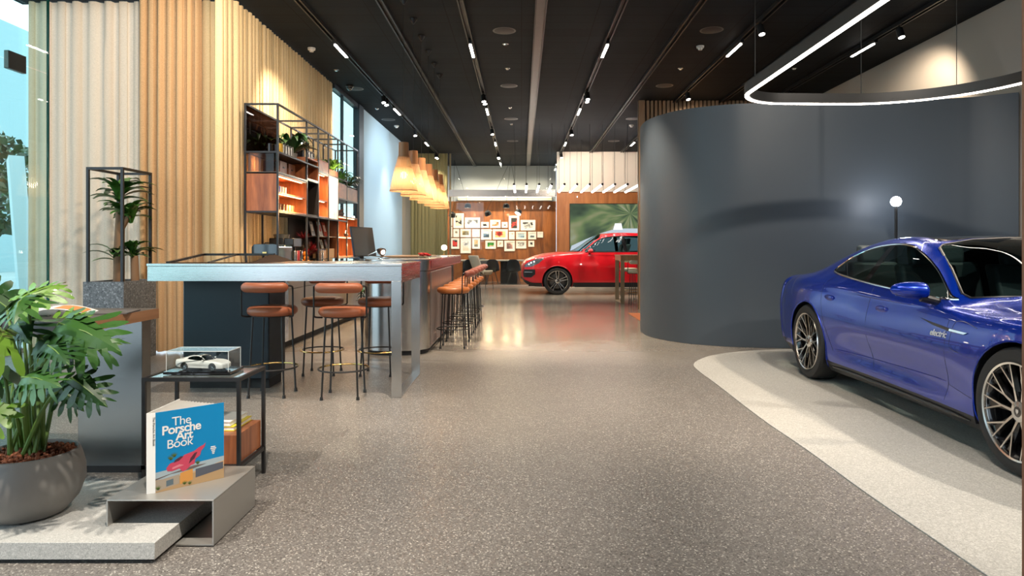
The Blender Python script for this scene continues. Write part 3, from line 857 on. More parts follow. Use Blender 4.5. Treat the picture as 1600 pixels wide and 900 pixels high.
MB().box(-1.9, -1.2, 12.0, 12.06, 0, 1.01).build('leg', STEELV, bar)
pb_ = MB().box(-1.95, -1.32, 9.4, 10.6, 1.152, 1.176)
tag(pb_.build('serving_board', PALEWOOD, bevel=.003), 'pale wooden board lying flat on the rounded bar', 'board')
# bowl of red sweets
bw = thing('snack_bowl', 'clear low bowl of red wrapped sweets on the bar', 'bowl', (-1.27, 8.95, 1.151))
MB().lathe([(0, 1.153), (.07, 1.155), (.10, 1.19), (.097, 1.19), (.068, 1.160), (0, 1.158)], (-1.27, 8.95, 0), 24).build('bowl', CGLASS, bw)
mb = MB()
for i in range(42):
    a = rng.uniform(0, 2 * PI); q = .08 * rng.random() ** .5
    mb.ball((-1.27 + q * math.cos(a), 8.95 + q * math.sin(a), 1.185 + rng.uniform(0, .035)), .014, 6, 0, (1, .7, .6))
o = mb.build('sweets', mat('red_foil', (.62, .02, .02), .25, .2), bw); o['kind'] = 'stuff'
# small table lamp at the far end of the bar
tl_ = thing('bulb_lamp', 'small table lamp with bare round bulb at the far end of the bar', 'lamp', (XX(694, 12.3), 12.3, 1.151))
x_, y_ = XX(694, 12.3), 12.3
MB().lathe([(0, 0), (.05, 0), (.05, .012), (.012, .02), (.010, .06), (.02, .065), (.02, .10)], (x_, y_, 1.151), 20).build('base', BRASS, tl_)
MB().ball((x_, y_, 1.29), .05, 16).build('bulb', emit('bulb_white', (1, .85, .65), 12), tl_)
# computer and desk lamp on the bar
cp = thing('desktop_computer', 'thin computer screen seen from behind at the rounded bar', 'computer', (-1.80, 8.62, 1.151))
M_ = Matrix.Translation((-1.78, 8.55, 1.151)) @ Matrix.Rotation(R(62), 4, 'Z')
def box_m(M, x0, x1, y0, y1, z0, z1):
    m = MB().box(x0, x1, y0, y1, z0, z1); o2 = MB(); o2.merge(m, M); return o2
cp.location = (0, 0, 0)
PCX = Matrix.Translation((XX(571, 8.75), 8.75, 1.151)) @ Matrix.Rotation(R(74), 4, 'Z')
Mt = PCX @ Matrix.Translation((0, 0, .03)) @ Matrix.Rotation(R(-9), 4, 'X')
box_m(Mt, -.28, .28, -.008, .012, 0, .38).build('housing', mat('graphite_shell', (.025, .04, .065), .3, .3), cp, bevel=.004)
box_m(Mt, -.27, .27, -.0095, -.0081, .01, .37).build('screen', mat('screen_grey_blue', (.09, .14, .19), .12, 0, .5), cp)
o2 = box_m(PCX, -.07, .07, .03, .20, 0, .008); o2.merge(box_m(PCX, -.05, .05, .055, .067, .008, .26)); o2.build('stand', mat('graphite_shell', (.06, .075, .10), .3, .6), cp)
cp.location = (PCX.translation.x, PCX.translation.y, 1.151)
for c in kids(cp): c.location = (-cp.location.x, -cp.location.y, -cp.location.z)
dl = thing('desk_lamp', 'small articulated chrome desk lamp with domed head beside the computer', 'lamp', (XX(588, 8.6), 8.6, 1.151))
lx, ly = XX(600, 8.6), 8.6
MB().lathe([(0, 0), (.075, 0), (.075, .012), (.015, .022), (0, .022)], (lx, ly, 1.151), 24).build('base', CHROME, dl)
MB().tube([(lx, ly, 1.17), (XX(574, 8.6), ly, 1.165 + .03), (XX(590, 8.6), ly, 1.25)], .006, 8).build('arm', CHROME, dl)
c = Vector((XX(592, 8.6), ly, 1.255)); ax = Vector((.75, -.5, -.25)).normalized()
MB().tube([c - ax * .03, c, c + ax * .03, c + ax * .075], [.012, .03, .045, .052], 20).build('lamp_shade', mat('copper_chrome', (.55, .35, .28), .15, 1), dl)
MB().ball(c + ax * .07, .030, 12).build('bulb', GLOWS, dl)

CT = 1.04
# back cabinets under the shelving
CAB = mat('champagne_front', (.42, .37, .31), .3, .5)
bc = thing('back_counter', 'pale low cabinet run with dark plinth below the black shelving', 'cabinet', (-3.25, 10.8, 0))
MB().box(-3.47, -3.015, 8.36, 13.3, .09, CT - .03).build('body', mat('cabinet_body', (.30, .27, .23), .5), bc)
MB().box(-3.47, -3.06, 8.40, 13.3, 0, .089).build('plinth', BLACKM, bc)
MB().box(-3.47, -2.99, 8.34, 13.32, CT - .029, CT).build('worktop', mat('worktop_dark', (.08, .075, .07), .3), bc)
y_ = 8.37
for k, w in enumerate([.42, 1.12, 1.12, 1.12, 1.12]):
    if k == 0: MB().box(-3.014, -2.998, y_, y_ + w - .006, .095, CT - .035).build('end_panel', STEELV, bc)
    else:
        MB().box(-3.014, -3.000, y_, y_ + w - .006, .76, CT - .035).build('drawer', CAB, bc)
        MB().box(-3.014, -3.000, y_, y_ + w / 2 - .006, .095, .752).build('door', CAB, bc)
        MB().box(-3.014, -3.000, y_ + w / 2, y_ + w - .006, .095, .752).build('door', CAB, bc)
    y_ += w

# ---------------------------------------------------------------- shelving unit
XB, XF = -3.40, -3.00
YS = [8.40, 9.53, 10.07, 10.60, 11.15, 11.71, 12.47]
ZT = 3.07
sh = thing('shelving_unit', 'tall black steel shelving with lit walnut cubbies standing on the pale cabinets', 'shelf', (-3.2, 10.4, CT))
f = MB(); h = .011
def vb(x, y, z0, z1): f.box(x - h, x + h, y - h, y + h, z0, z1)
def xb(y, z, x0=XB, x1=XF): f.box(x0 + h, x1 - h, y - h, y + h, z - h, z + h)
def yb(x, z, y0, y1): f.box(x - h, x + h, y0 + h, y1 - h, z - h, z + h)
for i, y in enumerate(YS):
    vb(XF, y, (CT + .001), ZT); vb(XB, y, (CT + .001), ZT); xb(y, ZT - h)
for a, b in zip(YS[:-1], YS[1:]): yb(XF, ZT - h, a, b); yb(XB, ZT - h, a, b)
ym = 8.96
vb(XB, ym, (CT + .001), 1.73); xb(YS[0], 2.47); xb(YS[0], 2.62 + .2) if False else None
for (a, b, z) in [(0, 2, 2.47), (0, 5, 1.735), (2, 6, 2.42), (4, 6, 2.10), (4, 6, 1.12), (0, 1, 2.22)]:
    yb(XF, z, YS[a], YS[b]); yb(XB, z, YS[a], YS[b])
for (i, z) in [(0, 1.735), (1, 2.47), (2, 2.42), (6, 2.42), (6, 2.10), (1, 1.735), (3, 1.735), (4, 1.735), (6, 1.12)]: xb(YS[i], z)
f.build('frame', mat('shelf_steel', (.035, .037, .04), .4, .5), sh)
def board(y0, y1, z, m, nm='shelf', t=.012): MB().box(XB + h, XF - h - .001, y0 + h, y1 - h, z - t / 2, z + t / 2).build(nm, m, sh)
SM = mat('shelf_board_dark', (.05, .04, .035), .4)
for a, b, z in [(0, 1, 2.47), (0, 1, 2.226), (1, 2, 2.47), (0, 3, 1.735), (3, 4, 1.735), (4, 6, 2.10), (2, 4, 2.42), (4, 6, 2.36)]: board(YS[a], YS[b], z, SM)
SMK = glass('smoked_panel', (.16, .11, .09), .35)
MB().box(XB + .004, XB + .008, YS[0] + h, YS[1] - h, 2.48, ZT - .02).build('back_panel', SMK, sh)
MB().box(XB + h, XF - h, YS[0] + .014, YS[0] + .018, 2.235, 2.46).build('side_panel', glass('smoked_light', (.5, .42, .38), .4), sh)
MB().box(XB + .004, XB + .008, YS[2] + h, YS[3] + .3, 2.62, 2.98).build('back_panel', SMK, sh)
for k in range(2):
    t = thing('storage_box', ['walnut storage box on the narrow shelf above the lit cubby, nearer one', 'walnut storage box on the narrow shelf above the lit cubby, farther one'][k], 'box', (-3.2, 8.9 + .33 * k, 2.2065), 0, 'walnut boxes on the narrow shelf')
    MB().box(-3.34, -3.12, 8.82 + .33 * k, 9.08 + .33 * k, 2.2335, 2.42).build('body', WALNUTH, t, bevel=.003)
    MB().box(-3.119, -3.113, 8.92 + .33 * k, 8.98 + .33 * k, 2.33, 2.35).build('handle', BLACK, t)
def cubby(y0, y1, z0, z1, mids=(), m=WALNUT, lit=True, back=True, inner=None):
    c = MB(); x0, x1 = XB + h, XF + .004; t = .018
    c.box(x0, x1, y0 + h, y0 + h + t, z0, z1).box(x0, x1, y1 - h - t, y1 - h, z0, z1).box(x0, x1, y0 + h + t, y1 - h - t, z0, z0 + t).box(x0, x1, y0 + h + t, y1 - h - t, z1 - t, z1)
    if back: c.box(x0, x0 + .01, y0 + h + t, y1 - h - t, z0 + t, z1 - t)
    for mz in mids: c.box(x0 + .01, x1 - .01, y0 + h + t, y1 - h - t, mz - .008, mz + .008)
    o = c.build('cubby', m, sh)
    if lit:
        for z in [z1 - t] + [mz - .008 for mz in mids]:
            MB().box(x1 - .060, x1 - .042, y0 + .05, y1 - .08, z - .008, z - .0005).build('light_strip', GLOWO, o)
            la = lamp('AREA', (x1 - .09, (y0 + y1) / 2, z - .012), 8 * (y1 - y0) / .54, (1, .56, .24), .1, ((x0 - .10), (y0 + y1) / 2, z - .5), name='shelf_strip_light')
            la.data.shape = 'RECTANGLE'; la.data.size = .03; la.data.size_y = (y1 - y0) * .8
    return o
cubby(YS[0], YS[1], 1.745, 2.205, (1.975,))
cubby(YS[1], YS[2], 1.745, 2.25, (), mat('black_cubby', (.02, .014, .012), .5), False)
cubby(YS[1], YS[2], 2.25, 2.56, (), WALNUT, False)
cubby(YS[2], YS[3], 1.745, 2.41, (2.0,))
cubby(YS[4], YS[6], 1.13, 1.82, (1.47,))
dpm = wood('cream_marbled_panel', (1.0, .93, .80), (.70, .52, .36), (3, 2.2, 1.8), .4)
dnt = dpm.node_tree; dbs = dnt.nodes['Principled BSDF']; dnt.links.new(dbs.inputs['Base Color'].links[0].from_socket, dbs.inputs['Emission Color']); dbs.inputs['Emission Strength'].default_value = .75
MB().box(XF - .012, XF + .006, YS[3] + h, YS[4] - h, 1.75, 2.41).build('lit_display_panel', dpm, sh)
lamp('POINT', (XF + .22, YS[3] + .25, 2.38), 14, (1, .85, .6), .03, name='panel_fill_light')  # unseen lamp added to brighten the display panel
for (a, b, z0, z1) in [(2, 3, 2.43, 2.60), (3, 4, 2.43, 2.52), (4, 5, 2.11, 2.35), (5, 6, 2.11, 2.33)]:
    MB().box(XF - .16, XF + .004, YS[a] + h + .002, YS[b] - h - .002, z0, z1).build('planter_box', WALNUTH, sh)
MB().box(XF - .10, XF - .085, YS[4] + .03, YS[5] - .03, 2.375, 2.383).build('light_strip', GLOWO, sh)
mb = MB()
for (y, z) in [(YS[4] + .1, CT), (YS[6] - .1, CT)]:
    for x in (XB + .05, XF - .05): mb.tube([(x, y + (.03 if y > 12 else -.03), z + .001), (x, y, 1.128)], .008, 8)
mb.build('leg', BLACK, sh)
# magazine racks of bays three and four
mb = MB()
for z in (1.12, 1.46): mb.box(XB + .05, XF - .015, YS[2] + h, YS[4] - h, z - .005, z + .005)
mb.build('magazine_ledge', SM, sh)
MB().box(XB + .02, XB + .03, YS[2] - .2, YS[4] - h, CT + .002, 1.72).build('back_panel', BLACKM, sh)

def plant(name, label, x, y, z, r, h_, n, seed, m, w=.035, pot=None, droop=.5, group=None):
    t = thing(name, label, 'plant', (x, y, z), 0, group); rr = random.Random(seed)
    if pot:
        MB().lathe([(0, 0), (pot * .75, 0), (pot, pot * 1.5), (pot * .92, pot * 1.5), (pot * .8, pot * 1.3), (0, pot * 1.3)], (x, y, z), 20).build('pot', CERAM, t)
    z0 = z + (pot * 1.3 if pot else 0)
    mb = MB()
    for i in range(n):
        a = rr.uniform(0, 2 * PI); L = r * rr.uniform(.6, 1.15); up = h_ * rr.uniform(.35, 1.0)
        dx, dy = math.cos(a), math.sin(a); ww = w * rr.uniform(.7, 1.2)
        vs = []
        for k in range(7):
            s = k / 6; q = L * s; zz = z0 + up * math.sin(min(1, s * 1.15) * PI / 2) - droop * up * s ** 3
            wd = ww * math.sin(PI * min(1, .08 + s * .92)) ** .8 if k < 6 else .001
            wd = max(.002, wd if s > .25 else wd * .35)
            vs += [(x + dx * q - dy * wd, y + dy * q + dx * wd, zz + .3 * wd), (x + dx * q, y + dy * q, zz - .1 * wd), (x + dx * q + dy * wd, y + dy * q - dx * wd, zz + .3 * wd)]
        mb.add(vs, [f_ for k in range(6) for f_ in ((3 * k, 3 * k + 3, 3 * k + 4, 3 * k + 1), (3 * k + 1, 3 * k + 4, 3 * k + 5, 3 * k + 2))])
    mb.build('foliage', m, t, angle=80)
    return t
p1 = plant('peace_lily', 'leafy green peace lily on the second shelf beside the steel canisters', -3.17, 9.42, 2.477, .34, .36, 34, 2, LEAFD, .045, .075)
mb = MB()
for (dx, dy, hh) in [(.05, .10, .34), (.12, .2, .26), (-.02, .24, .30)]:
    mb.tube([(-3.17, 9.42, 2.60), (-3.17 + dx, 9.42 + dy, 2.48 + hh)], .004, 6)
    mb.ball((-3.17 + dx, 9.42 + dy, 2.50 + hh), .035, 10, 0, (.4, .7, 1))
mb.build('flower', mat('cream_flower', (.70, .68, .42), .6), p1)
plant('leafy_plant', 'bushy yellow-green plant in the first low walnut planter box', -3.05, 11.0, 2.50, .20, .28, 30, 5, LEAFY, .028)
plant('leafy_plant', 'bushy green plant growing in the middle planter box by the window bay', -3.05, 11.45, 2.352, .26, .30, 40, 6, LEAF, .026)
plant('leafy_plant', 'trailing green plant in the farthest planter box by the window bay', -3.05, 12.0, 2.332, .26, .26, 40, 8, LEAFD, .026)
# canisters, cups, jars
def can(name, label, x, y, z, r, h_, m, lid=None, group=None, cat='canister'):
    t = thing(name, label, cat, (x, y, z), 0, group)
    MB().lathe([(0, 0), (r, 0), (r, h_ * .97), (r * .9, h_), (0, h_)], (x, y, z), 20).build('body', m, t)
    if lid: MB().lathe([(0, .0), (r * 1.03, .0), (r * 1.03, .012), (0, .014)], (x, y, z + h_ + .0005), 20).build('lid', lid, t)
    return t
YEL = mat('yellow_enamel', (.62, .36, .03), .35)
GCH = 'canisters and cups on the top shelf'
can('tumbler', 'glossy black tumbler at the left of the top shelf', -3.14, 8.52, 2.477, .032, .115, mat('gloss_black', (.01, .01, .012), .08, 0, 1), None, GCH, 'tumbler')
can('tumbler', 'black and silver tumbler second from the left on the top shelf', -3.09, 8.60, 2.477, .032, .115, mat('black_silver', (.06, .06, .07), .12, .8), None, GCH, 'tumbler')
can('tumbler', 'dark marbled tumbler just behind the shelf corner post', -3.05, 8.50, 2.477, .030, .10, mat('marbled_dark', (.03, .02, .02), .15, .5), None, GCH, 'tumbler')
can('canister', 'mustard yellow canister on the top shelf', -3.05, 8.62, 2.477, .035, .115, YEL, YEL, GCH)
for k in range(4): can('canister', 'steel canister on the top shelf, %s to the right of the yellow one' % ORD[k], -3.05, 8.74 + k * .10, 2.477, .030, .13, STEELV, CHROME, GCH)
for k in range(3): can('canister', 'polished steel jar above the walnut planter, %s from the left' % ORD[k], -3.2, 10.15 + k * .13, 2.427, .04, .30, STEELV, CHROME, 'steel jars on the high shelf')
def mug(label, x, y, z, m, g):
    t = thing('mug', label, 'mug', (x, y, z), 0, g)
    MB().lathe([(0, 0), (.034, 0), (.037, .085), (.033, .085), (.031, .006), (0, .006)], (x, y, z), 20).build('body', m, t)
    MB().tube([(x, y - .035, z + .07), (x, y - .06, z + .06), (x, y - .06, z + .03), (x, y - .035, z + .02)], .005, 6).build('handle', m, t)
for k, (mm, lb) in enumerate([(mat('blue_white', (.12, .16, .5), .3), 'blue patterned mug on the upper lit cubby shelf'), (mat('indigo', (.2, .2, .55), .3), 'indigo mug between two others on the upper lit cubby shelf'), (mat('white_glaze', (.8, .78, .7), .25), 'white mug on the upper lit cubby shelf'), (mat('cream_glaze', (.75, .65, .5), .3), 'cream mug at the right of the upper lit cubby shelf')]):
    mug(lb, -3.08, 8.52 + k * .105, 1.984, mm, 'mugs in the walnut cubby')
for k in range(6): mug('brown glass mug on the lower lit cubby shelf, %s from the left' % ORD[k], -3.08, 8.50 + k * .13, 1.7645, mat('amber_glaze', (.22, .11, .06), .15, .2), 'mugs in the walnut cubby')
bs = MB().tube([(-3.15, 9.62, 1.77), (-3.10, 9.68, 1.84), (-3.12, 9.60, 1.92)], .03, 10)
# sculpture on window end shelf
scu = thing('driftwood_sculpture', 'brown twisted driftwood sculpture standing on the last walnut cabinet', 'sculpture', (-3.1, 11.4, 1.8205))
mb = MB(); rr = random.Random(4)
mb.tube([(-3.1, 11.35, 1.822), (-3.12, 11.38, 1.92), (-3.08, 11.33, 2.02), (-3.1, 11.36, 2.06)], [.06, .045, .05, .02], 9)
mb.tube([(-3.1, 11.38, 1.85), (-3.05, 11.6, 1.86), (-3.08, 11.82, 1.88)], [.05, .035, .01], 8)
mb.tube([(-3.1, 11.4, 1.87), (-3.02, 11.55, 1.93)], [.04, .012], 8)
mb.build('driftwood', mat('driftwood', (.10, .05, .035), .8), scu)
hd = thing('headphones', 'white and black headphones in the last lit walnut cubby', 'headphones', (-3.05, 11.86, 1.48))
MB().tube(arc((0, 0), .055, 0, 180, 10) and [(-3.05, 11.86 + .055 * math.cos(a * PI / 10), 1.515 + .07 * math.sin(a * PI / 10)) for a in range(11)], .006, 6).build('band', mat('white_plastic', (.8, .78, .74), .4), hd)
for q in (11.805, 11.915): MB().ball((-3.05, q, 1.513), .03, 12, 0, (1, .5, 1)).build('ear_cup', BLACK, hd)
# magazines
def magazine(label, x, y, z, hgt, wid, m, m2, lean=14, g='leaning magazines in the shelving'):
    t = thing('magazine', label, 'magazine', (x, y, z), 0, g)
    M = Matrix.Rotation(R(-lean), 4, 'Y')
    a = MB(); a.merge(MB().box(-.004, .004, -wid / 2, wid / 2, 0, hgt), M); a2 = MB(); a2.merge(MB().box(.0042, .0052, -wid * .3, wid * .32, hgt * .35, hgt * .8), M)
    for q, nm, mm in ((a, 'cover', m), (a2, 'picture', m2)):
        o = q.build(nm, mm, None); o.parent = t
WH = WHITEP; RED_ = mat('print_red', (.62, .07, .03), .5); ORA = mat('print_orange', (.75, .28, .08), .5); GRY = mat('print_grey', (.25, .25, .26), .5)
magazine('white magazine with red cover picture on the upper rack', -3.14, 10.72, 1.4655, .235, .17, WH, RED_)
magazine('red and white magazine beside it on the upper rack, farther one', -3.14, 10.97, 1.4655, .235, .17, RED_, WH)
magazine('grey magazine leaning at the near side of the upper rack', -3.18, 10.45, 1.4655, .235, .17, GRY, WH)
magazine('white magazine with grey picture on the lower rack', -3.14, 10.78, 1.2755, .15, .12, WH, GRY)
magazine('dark magazine with pink picture at the far side of the lower rack', -3.12, 10.95, 1.2755, .15, .12, GRY, mat('print_pink', (.6, .3, .3), .5))
bx = MB().box(-3.26, -3.03, 10.66, 11.05, 1.1255, 1.275)
tag(bx.build('storage_box', mat('kraft_box', (.55, .33, .15), .6), bevel=.004), 'tan storage box standing on the lower magazine ledge', 'box')
# counter items
to = thing('bread_bin', 'glossy dark navy bread bin with brass clasp on the cabinets', 'bread bin', (-3.2, 8.72, CT))
prof = [(-3.36, CT + .001), (-3.36, 1.285)] + [(-3.36 + .05 - .05 * math.cos(R(a)), 1.285 + .05 * math.sin(R(a))) for a in range(15, 91, 15)] + [(-3.08 + .05 * math.sin(R(a)), 1.285 + .05 * math.cos(R(a))) for a in range(0, 91, 15)] + [(-3.03, CT + .001)]
MB().prism([(p[0], p[1]) for p in prof][::-1], 8.50, 9.02, axis='y').build('body', mat('navy_gloss', (.012, .03, .045), .15, 0, 1), to)
MB().box(-3.22, -3.17, 8.485, 8.4995, 1.14, 1.24).build('clasp', BRASS, to)
MB().tube([(-3.24, 8.6, 1.338), (-3.24, 8.62, 1.352), (-3.24, 8.9, 1.352), (-3.24, 8.92, 1.338)], .006, 6).build('handle', CHROME, to)
cfm = thing('coffee_machine', 'black coffee machine standing on the cabinets behind the navy bread bin', 'coffee machine', (-3.2, 9.25, CT))
MB().box(-3.36, -3.16, 9.08, 9.42, (CT + .001), 1.42).box(-3.16, -3.03, 9.08, 9.42, 1.30, 1.42).box(-3.16, -3.03, 9.08, 9.42, (CT + .001), 1.07).build('body', mat('coffee_black', (.015, .017, .02), .25), cfm, bevel=.01)
MB().tube([(-3.10, 9.18, 1.299), (-3.10, 9.18, 1.25)], .014, 10).tube([(-3.10, 9.32, 1.299), (-3.10, 9.32, 1.25)], .014, 10).build('spout', CHROME, cfm)
MB().lathe([(0, 0), (.10, 0), (.11, .05), (.10, .055), (0, .055)], (-3.25, 9.25, 1.4205), 20).build('bean_hopper', mat('smoked_dome', (.05, .06, .07), .1, 0, 1), cfm)
for k in range(3): can('bottle', 'small dark bottle beside the bread bin, %s from the front' % ORD[k], -3.06, 9.10 + k * .0 + (.02 if k == 0 else 0) - .0, (CT + .001), .0001, .0001, BLACK) if False else None
for k, (m_, lb) in enumerate([(STEELV, 'steel flask standing in front of the coffee machine'), (mat('maroon_tin', (.25, .03, .04), .3), 'maroon tin standing in front of the coffee machine'), (CHROME, 'chrome flask standing in front of the coffee machine, farthest of the three')]):
    can('flask', lb, -3.02 + .0, 9.10 + k * .11, (CT + .001), .028, .21, m_, None, 'flasks by the coffee machine', 'flask')
fl = thing('flower_arrangement', 'red flower arrangement with spiky leaves in a dark vase on the cabinets', 'flowers', (-3.12, 9.85, CT))
MB().lathe([(0, 0), (.055, 0), (.07, .08), (.045, .16), (.05, .18), (.042, .18), (.038, .15), (0, .15)], (-3.12, 9.85, (CT + .001)), 24).build('vase', mat('dark_vase', (.05, .03, .03), .2), fl)
mb = MB(); rr = random.Random(11)
def spike(cx_, cy_, cz_, n_, r_, w_):
    for i in range(n_):
        a = rr.uniform(0, 2 * PI); e = rr.uniform(-.2, 1.3); d = Vector((math.cos(a) * math.cos(e), math.sin(a) * math.cos(e), math.sin(e)))
        s_ = d.cross(Vector((0, 0, 1))).normalized() * w_; c_ = Vector((cx_, cy_, cz_)); L_ = r_ * rr.uniform(.6, 1.1)
        mb.add([c_, c_ + d * L_ * .45 + s_, c_ + d * L_, c_ + d * L_ * .45 - s_], [(0, 1, 2, 3)])
spike(-3.10, 9.72, 1.42, 30, .16, .014); spike(-3.05, 9.95, 1.22, 70, .13, .03); spike(-3.05, 9.70, 1.18, 40, .11, .025); spike(-3.1, 10.05, 1.3, 20, .12, .015)
mb.build('flower', mat('crimson_petal', (.28, .010, .018), .5), fl)
mb = MB(); spike(-3.12, 9.85, 1.15, 50, .24, .015)
for e in [(-3.10, 9.72, 1.42), (-3.05, 9.95, 1.22), (-3.1, 10.05, 1.3)]: mb.tube([(-3.12, 9.85, 1.05), e], .004, 5)
mb.build('stem', mat('dark_foliage', (.09, .06, .03), .6), fl)
bwl = thing('fruit_bowl', 'wooden bowl in front of the red flowers', 'bowl', (-3.03, 9.56, (CT + .001)))
MB().lathe([(0, 0), (.05, 0), (.10, .07), (.094, .07), (.045, .008), (0, .008)], (-3.03, 9.60, (CT + .001)), 24).build('bowl', mat('amber_bowl', (.45, .22, .05), .3), bwl)
for k, (dx, dy, dz) in enumerate([(-.035, -.03, .045), (.035, -.03, .045), (.0, .04, .045), (.0, -.005, .105), (-.01, .0, .165)]):
    t = thing('orange', ['orange at the rear left of the fruit bowl', 'orange at the near edge of the fruit bowl', 'orange at the far side of the fruit bowl', 'orange stacked in the middle of the fruit pile', 'topmost orange of the fruit pile'][k], 'orange', (-3.03 + dx, 9.60 + dy, (CT + .001) + dz), 0, 'oranges in the bowl')
    MB().ball((-3.03 + dx, 9.60 + dy, (CT + .001) + dz), .036, 16).build('fruit', mat('orange_peel', (.80, .27, .02), .5), t)
    MB().ball((-3.03 + dx, 9.60 + dy, (CT + .001) + dz + .0355), .004, 6).build('stem', STEM, t)
for k, (yy, m_) in enumerate([(10.25, mat('spice_brown', (.16, .09, .05), .3)), (10.38, STEELV), (10.50, mat('spice_tan', (.50, .30, .18), .3))]):
    can('storage_jar', ['brown glass storage jar right of the fruit bowl', 'steel storage jar in the middle of three', 'tan ceramic storage jar next to the kraft box'][k], -3.05, yy, (CT + .001), .04, .21, m_, CHROME, 'storage jars on the cabinets', 'jar')
plant('potted_plant', 'dark leafy plant in a pot on the floor seen below the steel table', -2.75, 12.4, .001, .30, .45, 30, 21, LEAFD, .045, .16)

# ---------------------------------------------------------------- foreground left
PZ = .088
STN = terrazzo('pale_terrazzo', (.46, .455, .43), [(0, (.36, .36, .34)), (.3, (.46, .455, .43)), (.8, (.52, .51, .48)), (1, (.60, .59, .56))], 160, .5)
pl = thing('plinth', 'low pale terrazzo plinth carrying the big plant pot', 'plinth', (-2.4, 3.2, 0))
MB().box(-3.6, -1.504, 2.80, 3.545, .018, PZ).build('slab', STN, pl, bevel=.0015)
MB().box(-3.55, -1.53, 2.83, 3.52, 0, .0175).build('shadow_gap_base', BLACKM, pl)
rs = thing('display_riser', 'open brushed steel riser straddling the pale plinth, holding the blue book', 'riser', (-1.57, 3.2, 0))
MB().box(-1.800, -1.335, 2.96, 3.42, .198, .204).build('top_plate', STEELD, rs, bevel=.0012)
MB().box(-1.800, -1.794, 2.96, 3.42, PZ + .001, .1975).build('side_plate', STEELD, rs)
MB().box(-1.341, -1.335, 2.96, 3.42, .006, .1975).build('side_plate', STEELD, rs)
MB().box(-1.500, -1.3415, 2.96, 3.42, .006, .012).build('bottom_plate', STEELD, rs)
MB().box(-1.49, -1.35, 2.99, 3.39, 0, .0055).build('foot', BLACKM, rs)
# book
bk = thing('art_book', 'large blue hardback standing half open on the steel riser', 'book', (-1.631, 3.04, .2045), R(43.4))
BW, BH = .298, .357
BLU = mat('book_blue', (.0, .25, .56), .5)
def bp(mb, nm, m, par, **k):
    o = mb.build(nm, m, None, **k); o.parent = par; return o
cover = bp(MB().box(0, BW, 0, .003, 0, BH), 'front_cover', BLU, bk)
spn = bp(MB().obox((-.015, .006, BH / 2), (.016, -.006, 0), (.0006, .0014, 0), (0, 0, BH / 2)), 'spine', WHITEP, bk)
ang = R(47); bd = Vector((math.cos(ang), math.sin(ang), 0)); s0 = Vector((-.031, .013, 0))
bkc = MB().obox(s0 + bd * BW / 2 + Vector((0, 0, BH / 2)), bd * BW / 2, Vector((-bd.y, bd.x, 0)) * .0015, (0, 0, BH / 2)); bp(bkc, 'back_cover', WHITEP, bk)
pg = MB()
npg = 24
for i in range(npg):
    t_ = i / (npg - 1); a = ang * (.03 + .94 * t_ ** 1.0) ; o0 = Vector((-.004, .006, 0)).lerp(s0 + Vector((.006, .003, 0)), t_)
    d_ = Vector((math.cos(a), math.sin(a), 0)); nn_ = Vector((-d_.y, d_.x, 0)); L_ = BW - .008 - .03 * math.sin(PI * t_) * (i % 2 * .3 + .7)
    pts = []
    for z in (.006, BH - .006):
        for s_ in (0, .25, .5, .75, 1.0):
            q = o0 + d_ * L_ * s_ + nn_ * (.012 * math.sin(PI * s_) * (1 if i % 2 else .4)); pts.append((q.x, q.y, z))
    pg.add(pts, [(k, k + 1, k + 6, k + 5) for k in range(4)])
bp(pg, 'pages', mat('page_white', (.82, .80, .75), .8), bk, angle=60)
TW = mat('print_white', (.88, .88, .86), .5)
def on_cover(u, v): return Matrix.Translation((u, -.0008, v)) @ Matrix.Rotation(R(90), 4, 'X')
for (s_, u, v, off_, nm) in [('The', .068, BH - .070, 0, 'title'), ('Porsche', .026, BH - .105, .0012, 'title'), ('Art', .085, BH - .139, .0012, 'title'), ('Book', .046, BH - .170, 0, 'title')]:
    text(s_, .056, cover, TW, on_cover(u, v), nm, .0002, off_, spacing=.92)
text('The Porsche Art Book', .014, spn, mat('print_dark', (.1, .1, .1), .5), Matrix.Translation((-.010, .0015, .34)) @ Matrix.Rotation(R(-20), 4, 'Z') @ Matrix.Rotation(R(90), 4, 'X') @ Matrix.Rotation(R(-90), 4, 'Z'), 'spine_title', .0002)
cov = lambda pts, m, nm, y=-.0004: bp(MB().add([(p[0], y, p[1]) for p in pts], [tuple(range(len(pts)))]), nm, m, cover)
cov([(0, 0.0), (BW, 0.0), (BW, .055), (0, .055)], mat('print_sand', (.50, .33, .17), .5), 'picture_sand')
cov([(0, .055), (BW, .055), (BW, .105), (0, .09)], mat('print_haze', (.40, .50, .55), .5), 'picture_haze')
cov([(.12, .055), (BW, .058), (BW, .085), (.25, .075), (.2, .068)], mat('print_hills', (.62, .42, .24), .5), 'picture_hills', -.0005)
cov([(0, .055), (.065, .070), (.16, .074), (.22, .086), (.16, .088), (.0, .062)], mat('print_roof', (.16, .13, .12), .5), 'picture_roof', -.0007)
cov([(.17, .03), (BW - .004, .046), (BW - .004, .078), (.17, .070)], mat('print_wall', (.10, .11, .14), .5), 'picture_wall', -.0006)
cov([(.0, .005), (.10, .02), (.10, .062), (.0, .052)], mat('print_house', (.42, .35, .27), .5), 'picture_house', -.0006)
cov([(.045, .018), (.075, .022), (.075, .048), (.045, .044)], mat('print_window', (.12, .17, .2), .5), 'picture_window', -.0008)
cov([(.103, .015), (.158, .024), (.158, .075), (.103, .066)], mat('print_orange2', (.72, .33, .08), .5), 'picture_door', -.0008)
